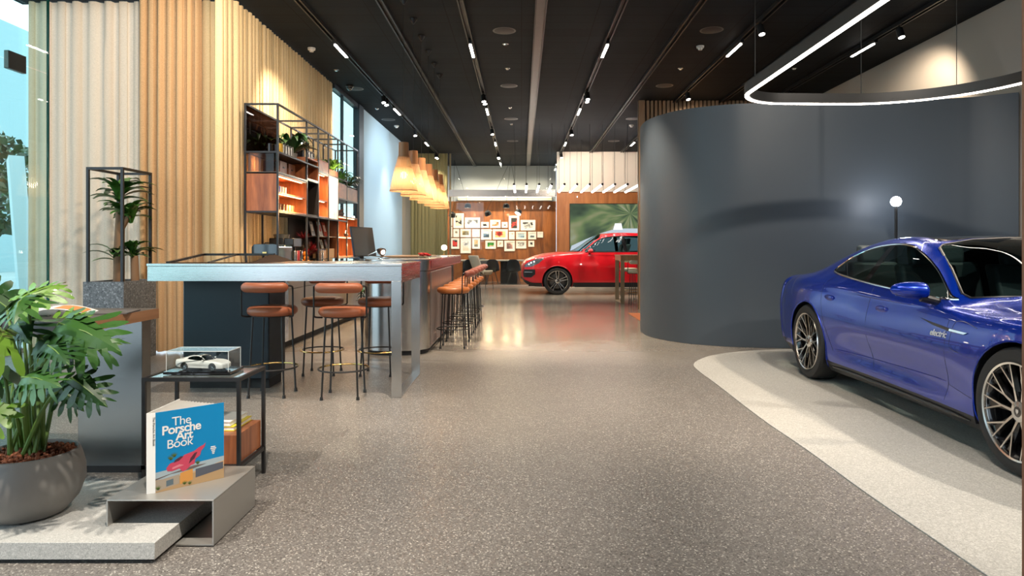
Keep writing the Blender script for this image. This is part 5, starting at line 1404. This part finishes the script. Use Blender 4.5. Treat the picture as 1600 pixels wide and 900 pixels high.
# ================================================================ CARS
RUBBER = mat('tyre_rubber', (.012, .012, .013), .6)
RIMB = mat('rim_black', (.012, .012, .014), .18, .3, .5)
RIMS = mat('rim_silver', (.70, .68, .65), .2, 1)
CARBLK = mat('car_black_trim', (.010, .010, .012), .35)
CGL = glass('car_glass', (.40, .50, .49), .62)
CGL2 = glass('car_glass_clear', (.70, .85, .84), .45)
INT = mat('car_interior', (.012, .016, .018), .5)
INT2 = mat('car_seat', (.03, .045, .05), .5)

def wheel(rt, tw, style, res=1.0, crest=(.6, .6, .6), caliper=None):
    """axis = local y, outer face toward -y; returns dict of MB by part"""
    rr_ = rt * .765; hw = tw / 2; n = int(56 * res)
    tyre = MB().lathe([(rr_ - .012, -hw + .02), (rr_ + .01, -hw + .004), (rr_ + .035, -hw), (rt - .02, -hw + .008), (rt - .004, -hw + .03), (rt, -hw + .055), (rt, hw - .055), (rt - .004, hw - .03), (rt - .02, hw - .01), (rr_ + .01, hw), (rr_ - .012, hw - .02)], n=n, axis='y')
    # axis 'y' lathe maps z->y
    barrel = MB().lathe([(rr_ - .008, -hw + .02), (rr_ - .02, -hw + .03), (rr_ - .035, -hw + .06), (rr_ - .04, hw - .03)], n=n, axis='y')
    barrel.lathe([(rr_ - .04, hw * .35), (0, hw * .35)], n=n, axis='y')
    lip = MB().lathe([(rr_ - .012, -hw + .022), (rr_ + .002, -hw + .006), (rr_ - .002, -hw - .001), (rr_ - .013, -hw + .003), (rr_ - .016, -hw + .014)], n=n, axis='y')
    disc = MB().lathe([(rr_ * .72, hw * .1), (rr_ * .72, hw * .0), (rr_ * .3, hw * .0)], n=int(36 * res), axis='y')
    sil, blk = MB(), MB()
    def arm(mb, r0, a0, r1, a1, w0, w1, yo0, yo1, th):
        p0 = Vector((r0 * math.cos(a0), yo0, r0 * math.sin(a0))); p1 = Vector((r1 * math.cos(a1), yo1, r1 * math.sin(a1)))
        d = (p1 - p0).normalized(); s_ = d.cross(Vector((0, 1, 0))).normalized(); y = Vector((0, th, 0))
        vs = [p0 - s_ * w0, p0 + s_ * w0, p1 + s_ * w1, p1 - s_ * w1]
        vs = vs + [v + y - (s_ * 0) for v in vs]
        mb.add(vs, [(0, 1, 2, 3), (4, 7, 6, 5), (0, 4, 5, 1), (1, 5, 6, 2), (2, 6, 7, 3), (3, 7, 4, 0)])
    yf, yb_ = -hw + .028, -hw + .004
    R0 = rr_ - .012
    if style == 'taycan':
        for k in range(5):
            a = R(72 * k + 90)
            for s_ in (-1, 1):
                a1 = a + s_ * R(10)
                arm(sil, .055, a + s_ * R(22), R0 * .50, a1 + s_ * R(5), .0085, .006, yf, yf - .006, .03)
                arm(sil, R0 * .50, a1 + s_ * R(5), R0, a + s_ * R(9), .0055, .004, yf - .006, yb_, .03)
                arm(sil, R0 * .50, a1 + s_ * R(5), R0, a + s_ * R(27), .0055, .004, yf - .006, yb_, .03)
                arm(blk, .05, a + s_ * R(22), R0, a + s_ * R(18), .012, .016, yf + .016, yb_ + .02, .03)
    else:
        for k in range(5):
            a = R(72 * k + 90)
            for s_ in (-1, 1):
                arm(sil, .05, a + s_ * R(20), R0, a + s_ * R(8.5), .012, .010, yf, yb_, .03)
                arm(blk, .05, a + s_ * R(20), R0, a + s_ * R(12), .018, .016, yf + .01, yb_ + .015, .03)
            arm(blk, .05, a, R0, a, .01, .012, yf + .02, yb_ + .03, .03)
    sil.lathe([(.030, yf - .010), (.058, yf - .004), (.066, yf + .01), (.066, yf + .035)], n=24, axis='y')
    blk.lathe([(0, yf - .0105), (.030, yf - .0100)], n=20, axis='y')
    cre = MB(); 
    cre.add([(-.010, yf - .0125, .014), (.010, yf - .0125, .014), (.011, yf - .0125, 0), (0, yf - .0125, -.015), (-.011, yf - .0125, 0)], [(0, 1, 2, 3, 4)])
    for k in range(5):
        a = R(72 * k + 54); blk.lathe([(.009, yf - .003), (.009, yf + .01)], c=(.045 * math.cos(a), 0, .045 * math.sin(a)), n=8, axis='y')
    return dict(tyre=tyre, rim_barrel=barrel, rim=sil, spoke_back=blk, rim_lip=lip, brake_disc=disc, crest=cre)

def build_car(S, root_name, label, cat, paintm, res=1.0, group=None):
    t = thing(root_name, label, cat, (0, 0, 0), 0, group)
    Tx = S['x']
    nx = int(260 * res); x0, x1 = Tx[0], Tx[-1]
    xs = x0 + (x1 - x0) * (1 - np.cos(np.linspace(0, PI, nx + 1))) / 2 * .35 + (x1 - x0) * np.linspace(0, 1, nx + 1) * .65
    g = lambda k, x: hermite(Tx, S[k], x)
    seg = int(max(3, round(8 * res)))
    def section(x):
        w = g('w', x); zb = g('zb', x); z5 = g('z5', x)
        l6, z6, l7, z7, zt = g('l6', x), g('z6', x), g('l7', x), g('z7', x), g('zt', x)
        H = z5 - zb
        bl = S.get('bul', 1.0)
        pts = [(w - .10, zb), (w - .035, zb + .14 * H), (w - .012 * bl - S.get('pinch', 0) * math.exp(-(x / .95) ** 4), zb + .36 * H), (w - .12 * S.get('pinch', 0), zb + .62 * H), (w - .014, zb + .80 * H), (max(w - .055, l6 + .008), z5), (l6, z6),
               (l7, z7), (l7 * .55, z7 + (zt - z7) * .82), (0, zt)]
        return pts
    secs = []
    for x in xs:
        pts = section(x)
        v = crom([(p[0], p[1], 0) for p in pts], seg)
        secs.append([(x, max(0, q.x), q.y) for q in v])
    A = np.array(secs)                     # nx+1, M, 3 (x, lat, z)
    M = A.shape[1]; j6, j7 = 6 * seg, 7 * seg
    A[:, -1, 1] = 0
    side = [Vector(p) for p in S['side_window']]
    sidep = [(q.x, q.y) for q in crom([(p[0], p[1], 0) for p in side], 5, True)]
    plan = {k: [(q[0], q[1]) for q in S[k]] for k in ('windshield', 'rear_window', 'roof_glass') if k in S}
    def inside(p, poly):
        c = False; n = len(poly); j = n - 1
        for i in range(n):
            if (poly[i][1] > p[1]) != (poly[j][1] > p[1]) and p[0] < (poly[j][0] - poly[i][0]) * (p[1] - poly[i][1]) / (poly[j][1] - poly[i][1]) + poly[i][0]: c = not c
            j = i
        return c
    def nearest(p, poly):
        best = None; n = len(poly)
        for i in range(n):
            a, b = poly[i], poly[(i + 1) % n]; dx, dy = b[0] - a[0], b[1] - a[1]; L2 = dx * dx + dy * dy + 1e-12
            tt = max(0, min(1, ((p[0] - a[0]) * dx + (p[1] - a[1]) * dy) / L2)); q = (a[0] + dx * tt, a[1] + dy * tt); d = (q[0] - p[0])**2 + (q[1] - p[1])**2
            if best is None or d < best[0]: best = (d, q)
        return best
    ax = S['axles']; hz, ar = S['hub'], S['arch']
    cls = {}
    C = (A[:-1, :-1] + A[1:, :-1] + A[:-1, 1:] + A[1:, 1:]) / 4
    for i in range(nx):
        for j in range(M - 1):
            x, l, z = C[i, j]; k = 'body'
            if j < j6 and any((x - a)**2 + (z - hz)**2 < ar * ar for a in ax): k = 'hole'
            elif j6 - 3 * seg < j < j7 + 2 * seg and l > .3 and inside((x, z), sidep) and z > S['wz'] and j < j7 + 1: k = 'side'
            elif j >= j7 - 1:
                for nm, pl_ in plan.items():
                    if inside((x, l), pl_): k = nm; break
            elif j < int(seg * 1.0): k = 'sill'
            cls[i, j] = k
    def lat_at(x, z):
        i = int(np.clip(np.searchsorted(xs, x), 1, nx)); s_ = np.array(secs[i]); s0 = np.array(secs[i - 1])
        f_ = (x - xs[i - 1]) / (xs[i] - xs[i - 1] + 1e-9)
        q = []
        for ss in (s0, s_):
            zz = ss[:, 2]; mono = np.maximum.accumulate(zz); q.append(np.interp(z, mono + np.arange(M) * 1e-7, ss[:, 1]))
        return q[0] * (1 - f_) + q[1] * f_
    def z_at(x, l):
        i = int(np.clip(np.searchsorted(xs, x), 0, nx)); ss = np.array(secs[i])[j7 - seg:][::-1]
        return float(np.interp(l, ss[:, 1], ss[:, 2]))
    # snap border vertices
    B = A.copy(); cell = (x1 - x0) / nx * 1.6
    for i in range(1, nx):
        for j in range(0, M):
            ks = {cls[a, b] for a in (i - 1, i) for b in (j - 1, j) if 0 <= b < M - 1}
            if len(ks) < 2: continue
            x, l, z = A[i, j]
            if 'hole' in ks:
                a = min(ax, key=lambda q: abs(q - x)); d = math.hypot(x - a, z - hz)
                if d > 1e-6 and abs(d - ar) < cell * 1.6 and j > 0: B[i, j, 0] = a + (x - a) / d * ar; B[i, j, 2] = hz + (z - hz) / d * ar
            elif 'side' in ks:
                d, q = nearest((x, z), sidep)
                if d < cell**2 * 2.5: B[i, j] = (q[0], lat_at(q[0], q[1]), q[1])
            else:
                for nm in plan:
                    if nm in ks and l > 1e-4:
                        d, q = nearest((x, l), plan[nm])
                        if d < cell**2 * 2.5 and q[1] > 1e-3: B[i, j] = (q[0], q[1], z_at(q[0], q[1]))
                        break
    A = B
    # assemble meshes (both sides, shared centre line)
    W2 = 2 * M - 1
    def idx(i, j): return i * W2 + j
    full = np.zeros((nx + 1, W2, 3))
    full[:, :M] = A; full[:, :M, 1] *= -1                       # near side: -y
    full[:, M:] = A[:, :-1][:, ::-1]
    groups = {}
    for i in range(nx):
        for j in range(W2 - 1):
            jj = j if j < M - 1 else W2 - 2 - j
            k = cls[i, jj]
            if k == 'hole': continue
            if k == 'side': k = 'side_near' if j < M - 1 else 'side_far'
            groups.setdefault(k, []).append((idx(i, j), idx(i + 1, j), idx(i + 1, j + 1), idx(i, j + 1)))
    groups['body'].append(tuple(idx(0, j) for j in range(W2)))
    groups['body'].append(tuple(idx(nx, j) for j in range(W2))[::-1])
    V = full.reshape(-1, 3)
    def emitg(fs, nm, m, parent=t, ang=60):
        used = sorted({a for f in fs for a in f}); mp = {a: b for b, a in enumerate(used)}
        mb = MB(); mb.v = [tuple(V[a]) for a in used]; mb.f = [tuple(mp[a] for a in f) for f in fs]; mb.mi = [0] * len(mb.f)
        return mb.build(nm, m, parent, angle=ang)
    body = emitg(groups['body'], 'body', paintm)
    if 'sill' in groups:
        nearf = [f for f in groups['sill'] if (f[0] % W2) < M]
        emitg(nearf, 'sill', CARBLK); emitg([f for f in groups['sill'] if (f[0] % W2) >= M], 'sill', CARBLK)
    emitg(groups['side_near'], 'side_window', S.get('glass', CGL)); emitg(groups['side_far'], 'side_window', S.get('glass', CGL))
    for nm in ('windshield', 'rear_window', 'roof_glass'):
        if nm in groups: emitg(groups[nm], nm, CARBLK if nm == 'roof_glass' and False else (S.get('glass', CGL) if nm != 'roof_glass' else mat('roof_glass_dark', (.02, .018, .018), .06, 0, 1)))
    # trims
    rt_ = S.get('trim', .008)
    for sgn in (-1, 1):
        MB().tube([(p[0], sgn * (lat_at(p[0], p[1]) + .001), p[1]) for p in sidep], rt_, 6, closed=True).build('window_trim', S['trimmat'], t)
    wsb = MB()
    if 'windshield' in plan:
        pl_ = plan['windshield']; pts = [(p[0], -p[1], z_at(p[0], p[1]) + .001) for p in pl_] + [(p[0], p[1], z_at(p[0], p[1]) + .001) for p in pl_[::-1]]
        wsb.tube(pts, .009, 6, closed=True)
        wsb.build('windshield_seal', CARBLK, t)
    # pillar strip
    for (a, b, w_) in S['pillars']:
        for sgn in (-1, 1):
            pil = MB()
            P0, P1 = [], []
            for k in range(7):
                f_ = k / 6; x = a[0] + (b[0] - a[0]) * f_; z = a[1] + (b[1] - a[1]) * f_
                for s_, L_ in ((-1, P0), (1, P1)): L_.append((x + s_ * w_ / 2, sgn * (lat_at(x + s_ * w_ / 2, z) + .0015), z))
            pil.add(P0 + P1, [(k, k + 1, k + 8, k + 7) for k in range(6)])
            pil.build('pillar', mat('gloss_pillar', (.008, .008, .009), .08, 0, 1), t)
    # arches, liners
    for a in ax:
        for sgn in (-1, 1):
            al = MB(); ln = MB()
            pts = []
            for k in range(41):
                an = R(-28 + 236 * k / 40); x, z = a + ar * math.cos(an), hz + ar * math.sin(an)
                if z < g('zb', x) - .005: continue
                pts.append((x, sgn * (lat_at(x, z) - .002), z))
            al.tube(pts, S.get('archr', .007), 6)
            q = []; yo, yi = sgn * (g('w', a) - .03), sgn * (g('w', a) - .32)
            for k in range(33):
                an = R(-24 + 228 * k / 32); q.append((a + ar * math.cos(an), hz + ar * math.sin(an)))
            ln.add([(x, yo, z) for x, z in q] + [(x, yi, z) for x, z in q], [(k, k + 1, k + 34, k + 33) for k in range(32)] + [tuple(range(33, 66))])
            al.build('arch_lip', S.get('archmat', paintm), t)
            ln.build('wheel_liner', CARBLK, t)
    # shut lines
    for line in S['lines']:
        pts = crom([(p[0], p[1], 0) for p in line], 4)
        for sgn in (-1, 1): MB().tube([(p.x, sgn * (lat_at(p.x, p.y) - .0015), p.y) for p in pts], .0032, 4).build('panel_gap', CARBLK, t)
    # underbody and interior
    ub = MB().box(x0 + .25, x1 - .2, -.70, .70, S['zb'][5] + .005, S['zb'][5] + .06)
    ub.build('underbody', CARBLK, t)
    for (sx, sy) in S['seats']:
        sb = MB(); sb.obox((sx, sy, S['seatz']), (.25, 0, 0), (0, .24, 0), (0, 0, .08)); sb.obox((sx - .30, sy, S['seatz'] + .33), (.07, 0, -.0), (0, .23, 0), (-.09, 0, .30)); sb.obox((sx - .40, sy, S['seatz'] + .70), (.05, 0, 0), (0, .12, 0), (-.015, 0, .09))
        sb.build('seat', INT2, t, bevel=.03, seg=3)
    MB().box(S['dash'][0], S['dash'][1], -.68, .68, .55, S['dash'][2]).box(-1.55, S['dash'][1], -.70, .70, .30, .42).build('dashboard', INT, t, bevel=.02)
    mb = MB(); c_ = Vector((S['dash'][0] - .18, .36, S['dash'][2] - .03)); mb.tube([c_ + Vector((.07 * math.sin(a * PI / 12), .18 * math.cos(a * PI / 12), .17 * math.sin(a * PI / 12))) for a in range(24)], .014, 6, closed=True); mb.build('steering_wheel', INT, t)
    # handles, mirrors
    for (hx, hzz) in S['handles']:
        for sgn in (-1, 1):
            y = sgn * (lat_at(hx, hzz) + .006)
            mb = MB(); mb.ball((hx, y - sgn * .006, hzz), .10, 16, 0, (1.0, .10, .30)); mb.build('door_handle', paintm, t)
    mx, mz, ml = S['mirror']
    for sgn in (-1, 1):
        mb = MB(); nn = 14
        def mf(u, v):
            a = 2 * PI * u; s_ = v; w_ = math.sin(PI * min(1, .30 + .70 * s_)) ** .42 if 0 < s_ < .999 else 0
            x = mx + .078 * w_ * math.cos(a) * (1.0 if math.cos(a) > 0 else .55); z = mz + .062 * w_ * math.sin(a) + .01 * s_
            return (x - .03 * s_, sgn * (ml - .10 + .24 * s_), z)
        mb.grid(mf, 24, nn, flip=sgn > 0); mo = mb.build('mirror', paintm, t, angle=80)
        MB().tube([(mx + .03, sgn * (ml - .17), mz - .075), (mx + .02, sgn * (ml - .05), mz - .045)], [.028, .03], 10).build('mirror_foot', CARBLK, mo)
        MB().obox((mx - .055, sgn * (ml + .01), mz + .004), (.003, 0, 0), (0, .075, 0), (0, 0, .042)).build('mirror_glass', CHROME, mo)
    # wheels
    wh = wheel(S['tyre_r'], S['tyre_w'], S['style'], res)
    mts = dict(tyre=RUBBER, rim_barrel=RIMB, rim=RIMS, spoke_back=RIMB, rim_lip=RIMS, brake_disc=mat('brake_metal', (.25, .24, .23), .35, .9), crest=mat('crest_silver', (.7, .7, .7), .3, .8))
    first = None
    for a in ax:
        for sgn in (-1, 1):
            ly = sgn * (g('w', a) - S['tyre_w'] / 2 - .012); rz_ = 0 if sgn < 0 else PI
            if first is None:
                w0 = wh['tyre'].build('wheel', RUBBER, None, angle=30); w0.parent = t
                for nm in ('rim_barrel', 'rim', 'spoke_back', 'rim_lip', 'brake_disc', 'crest'):
                    o = wh[nm].build(nm, mts[nm], None, angle=30); o.parent = w0
                cal = MB(); rc = S['tyre_r'] * .765 * .66
                q0 = [(rc * math.cos(R(a_)), rc * math.sin(R(a_))) for a_ in range(-28, 29, 8)]; q1 = [(rc * 1.28 * math.cos(R(a_)), rc * 1.28 * math.sin(R(a_))) for a_ in range(28, -29, -8)]
                cal.prism(q0 + q1, -.035, .03, axis='y'); o = cal.build('brake_caliper', S.get('calmat', mat('caliper', (.05, .05, .05), .3)), None); o.parent = w0
                first = w0; w = w0
            else:
                w = first.copy(); COL.objects.link(w)
                for c in kids(first): 
                    c2 = c.copy(); COL.objects.link(c2); c2.parent = w
            w.location = (a, ly, S['tyre_r']); w.rotation_euler = (0, 0, rz_)
    return t, lat_at, z_at, body

def surf_patch(poly, latf, side, lift=.004, n=26, m=8):
    mb = MB(); xs_ = np.linspace(min(p[0] for p in poly) + 1e-4, max(p[0] for p in poly) - 1e-4, n); vs = []
    for x in xs_:
        zz = []
        for i in range(len(poly)):
            p, q = poly[i], poly[(i + 1) % len(poly)]
            if (p[0] - x) * (q[0] - x) <= 0 and p[0] != q[0]: zz.append(p[1] + (q[1] - p[1]) * (x - p[0]) / (q[0] - p[0]))
        z0, z1 = min(zz), max(zz)
        for k in range(m + 1):
            z = z0 + (z1 - z0) * k / m; vs.append((x, side * (float(latf(x, z)) + lift), z))
    mb.add(vs, [(i * (m + 1) + k, (i + 1) * (m + 1) + k, (i + 1) * (m + 1) + k + 1, i * (m + 1) + k + 1) for i in range(n - 1) for k in range(m)])
    return mb
TAY = dict(pinch=.034,
    x=[-2.50, -2.45, -2.25, -1.9, -1.45, -1.0, -.5, 0, .35, .7, 1.0, 1.45, 1.9, 2.2, 2.36, 2.42],
    w=[.62, .78, .905, .968, .980, .958, .935, .930, .932, .94, .952, .966, .925, .83, .68, .5],
    zb=[.34, .26, .20, .17, .15, .14, .14, .14, .14, .14, .14, .14, .14, .15, .17, .2],
    z5=[.80, .87, .895, .905, .90, .875, .86, .855, .85, .845, .84, .835, .76, .67, .6, .54],
    l6=[.50, .64, .745, .81, .845, .850, .850, .850, .850, .845, .83, .82, .77, .66, .52, .4],
    z6=[.90, .945, .975, .995, .998, .985, .945, .920, .905, .89, .885, .885, .81, .71, .63, .565],
    l7=[.38, .50, .58, .60, .60, .60, .61, .63, .67, .775, .74, .66, .58, .48, .38, .3],
    z7=[.93, .965, .99, 1.04, 1.18, 1.285, 1.335, 1.295, 1.165, .935, .915, .90, .83, .73, .64, .575],
    zt=[.94, .975, 1.00, 1.06, 1.215, 1.325, 1.375, 1.368, 1.285, 1.12, .985, .89, .83, .745, .655, .585],
    side_window=[(-1.21, 1.075), (-1.15, 1.14), (-1.04, 1.205), (-.75, 1.285), (-.40, 1.316), (-.15, 1.302), (.02, 1.256), (.20, 1.186), (.38, 1.098), (.60, .965), (.66, .937), (.3, .945), (-.1, .965), (-.5, .99), (-.9, 1.025), (-1.13, 1.05)],
    windshield=[(.04, 0), (.06, .3), (.10, .55), (.13, .59), (.40, .665), (.64, .735), (.72, .73), (.88, .58), (1.0, .35), (1.06, 0)],
    rear_window=[(-2.05, 0), (-2.02, .35), (-1.95, .50), (-1.5, .50), (-1.15, .50), (-1.10, .3), (-1.10, 0)],
    roof_glass=[(-1.05, 0), (-1.05, .46), (-.5, .50), (.0, .52), (.03, .48), (.0, .3), (-.02, 0)],
    wz=.9, axles=[-1.45, 1.45], hub=.365, arch=.395, tyre_r=.365, tyre_w=.25, style='taycan',
    pillars=[((-.53, .995), (-.43, 1.303), .085), ((-.86, 1.025), (-1.10, 1.16), .018)],
    lines=[[(-.36, .96), (-.34, .75), (-.31, .5), (-.24, .25)], [(.76, .86), (.77, .6), (.77, .40), (.72, .27)], [(-1.08, 1.03), (-1.2, .93), (-1.12, .72), (-1.04, .55), (-.93, .35)],
           [(.77, .385), (.95, .36), (1.06, .345)], [(-1.98, .985), (-1.90, .90), (-1.86, .8)]],
    seats=[(-.05, -.38), (-.05, .38), (-.95, -.38), (-.95, .38)], seatz=.52, dash=(.55, 1.0, .86),
    handles=[(-1.03, .825), (-.13, .80)], mirror=(.50, .985, 1.0), trimmat=CHROME, trim=.0085)
BLUE = paint('gentian_blue', (.0, .028, .36), .5, .24)
tay, lat, zat, tb_ = build_car(TAY, 'sports_saloon', 'glossy blue four door electric saloon parked on the pale paving', 'car', BLUE)
def side_poly(pts, nm, m, lift=.003, th=None, par=tay, latf=None, near=True):
    latf = latf or lat
    mb = surf_patch(pts, latf, -1 if near else 1, lift)
    return mb.build(nm, m, par)
side_poly([(.42, .792), (.60, .775), (.80, .758), (.99, .752), (.965, .735), (.80, .738), (.60, .758)], 'side_vent', CARBLK, .004)
side_poly([(.80, .756), (1.00, .752), (.965, .738), (.80, .742)], 'side_vent_trim', CHROME, .007)
o = MB()
pts = crom([(1.08, .79, 0), (.93, .815, 0), (.84, .80, 0), (.82, .72, 0), (.83, .64, 0), (.93, .615, 0)], 5)
o.tube([(p.x, -(lat(p.x, p.y) - .001), p.y) for p in pts], .0025, 5).build('charge_flap_gap', CARBLK, tay)
# script lettering on the door
tx = .55; yy = lat(.68, .70)
M_ = Matrix.Translation((.60, -(lat(.66, .70) + .012), .692)) @ Matrix.Rotation(R(2), 4, 'Z') @ Matrix.Rotation(R(90 - 4), 4, 'X')
text('electric', .062, tay, mat('script_silver', (.8, .8, .78), .35, .3), M_, 'door_script', .001, .0008, shear=.35, spacing=.95)
# sill blade
o = MB(); pts = [(x, -(lat(x, .20) + .004), .195) for x in np.linspace(-.98, .98, 20)]
o.tube(pts, [.004, .012] + [.018] * 16 + [.012, .004], 8).build('side_skirt', CARBLK, tay)
o = MB(); pts = [(x, -(lat(x, .40) + .001), .385 + .02 * x) for x in np.linspace(-.9, .74, 20)]
o.tube(pts, [.001] + [.006] * 18 + [.001], 6).build('door_crease', BLUE, tay)
# lights front and rear
for s_ in (-1, 1):
    mb = MB(); mb.ball((2.02, s_ * .70, .66), .14, 16, 0, (1.1, .55, .5)); mb.build('headlamp', mat('headlamp_glass', (.3, .32, .35), .1, .3, 1), tay)
MB().box(-2.508, -2.49, -.60, .60, .86, .875).build('tail_light_bar', mat('tail_red', (.4, .01, .01), .2), tay)
mid = (2.765 + .985, 5.28)
tay.location = (mid[0], mid[1], .0065)
tay.rotation_euler = (0, 0, R(-90 - .9))

CAY = dict(
    x=[-2.45, -2.38, -2.2, -1.45, -.8, 0, .25, .5, .75, 1.0, 1.45, 1.9, 2.2, 2.36, 2.43],
    w=[.70, .82, .90, .965, .955, .95, .95, .95, .955, .96, .972, .945, .86, .74, .58],
    zb=[.35, .30, .26, .24, .22, .22, .22, .22, .22, .22, .22, .22, .26, .36, .46],
    z5=[1.0, 1.05, 1.08, 1.08, 1.06, 1.05, 1.05, 1.05, 1.05, 1.04, 1.02, .97, .89, .80, .70],
    l6=[.60, .70, .79, .87, .88, .88, .88, .88, .875, .87, .86, .81, .70, .58, .45],
    z6=[1.1, 1.15, 1.18, 1.17, 1.15, 1.135, 1.13, 1.13, 1.125, 1.12, 1.10, 1.04, .95, .87, .77],
    l7=[.5, .58, .62, .67, .69, .70, .72, .76, .82, .76, .66, .58, .5, .42, .35],
    z7=[1.2, 1.32, 1.45, 1.59, 1.625, 1.61, 1.55, 1.38, 1.17, 1.15, 1.13, 1.07, .98, .89, .79],
    zt=[1.25, 1.38, 1.52, 1.67, 1.70, 1.69, 1.66, 1.52, 1.35, 1.20, 1.165, 1.10, 1.0, .91, .81],
    side_window=[(.70, 1.175), (.52, 1.34), (.30, 1.50), (.05, 1.575), (-.4, 1.60), (-1.0, 1.585), (-1.5, 1.52), (-1.85, 1.40), (-1.9, 1.27), (-1.3, 1.19), (-.4, 1.17), (.4, 1.165)],
    windshield=[(.20, 0), (.22, .35), (.27, .65), (.5, .72), (.74, .78), (.95, .66), (1.12, .35), (1.16, 0)],
    rear_window=[(-2.36, 0), (-2.33, .45), (-2.15, .50), (-2.05, .3), (-2.05, 0)],
    wz=1.1, axles=[-1.4475, 1.4475], hub=.375, arch=.42, tyre_r=.375, tyre_w=.27, style='cayenne',
    pillars=[((-.42, 1.172), (-.34, 1.598), .10), ((-1.35, 1.20), (-1.32, 1.55), .08)],
    lines=[[(-.35, 1.16), (-.36, .8), (-.34, .4)], [(.78, 1.10), (.86, .8), (.86, .55), (.82, .38)], [(-1.25, 1.17), (-1.2, .9), (-1.0, .6), (-.95, .4)]],
    seats=[(-.15, -.38), (-.15, .38), (-1.05, 0)], seatz=.75, dash=(.5, 1.0, 1.08),
    handles=[(-.15, .98), (-1.05, 1.0)], mirror=(.55, 1.19, 1.02), trimmat=CARBLK, trim=.010, archr=.010, bul=1.5, glass=CGL2)
RED = paint('carmine_red', (.56, .004, .012), .15, .3)
cay, latc, zatc, cb_ = build_car(CAY, 'sport_utility_car', 'glossy red sport utility car parked before the wall screen', 'car', RED, .62)
for s_ in (-1, 1):
    pts = [(1.80, 1.00), (2.0, .985), (2.22, .90), (2.35, .80), (2.33, .75), (2.15, .77), (1.95, .86)]
    surf_patch(pts, latc, s_, .005).build('headlamp', mat('headlamp_dark', (.12, .13, .15), .08, .4, 1), cay)
    mb = MB(); 
    for q in ((2.08, .90), (2.16, .87), (2.22, .83)): mb.ball((q[0], s_ * (latc(*q) + .008), q[1]), .016, 10, 0, (1, .4, 1))
    mb.build('headlamp_led', emit('led_white', (1, .95, .9), 5), cay)
    pts = [(2.05, .69), (2.36, .69), (2.38, .58), (2.36, .47), (2.16, .47), (2.05, .56)]
    surf_patch(pts, latc, s_, .005).build('air_intake', CARBLK, cay)
    mb = MB(); mb.tube([(x, s_ * (latc(x, .615) + .012), .615) for x in (2.13, 2.2, 2.28, 2.34)], .010, 6); mb.build('intake_fin', mat('fin_grey', (.25, .27, .3), .3, .5), cay)
    pts = [(x, s_ * (latc(x, .30) + .008), .285) for x in np.linspace(-.95, .98, 16)]
    mb = MB(); n_ = len(pts); mb.add([(p[0], p[1], .21) for p in pts] + [(p[0], p[1] + s_ * .006, .365) for p in pts], [(k, k + 1, n_ + k + 1, n_ + k) for k in range(n_ - 1)]); mb.build('side_cladding', CARBLK, cay)
    pts = [(x, s_ * (latc(x, .26) + .006), 0) for x in np.linspace(1.9, 2.40, 10)]
    pts = [(x, s_ * (latc(x, .42) + .004), float(hermite(CAY['x'], CAY['zb'], x))) for x in np.linspace(1.9, 2.38, 12)]
    mb = MB(); n_ = len(pts); mb.add([(p[0], p[1] - s_ * .05, p[2]) for p in pts] + [(p[0], p[1], p[2] + .09) for k, p in enumerate(pts)], [(k, k + 1, n_ + k + 1, n_ + k) for k in range(n_ - 1)]); mb.build('bumper_cladding', CARBLK, cay)
MB().box(2.38, 2.44, -.45, .45, .42, .60).build('grille', CARBLK, cay, bevel=.01)
cay.location = (2.42, 19.46, .0005)
cay.rotation_euler = (0, 0, PI)
# white model car in the acrylic case
PWH = paint('model_white', (.78, .77, .74), 0, .3)
T2 = dict(TAY); T2['trimmat'] = CARBLK; T2['trim'] = .012
mc, l2, z2, b2 = build_car(T2, 'model_car', 'white scale model car inside the clear acrylic case', 'model car', PWH, .34)
mc.location = (-1.745, 3.755, fz + .0148); mc.scale = (.0575,) * 3; mc.rotation_euler = (0, 0, R(-10))
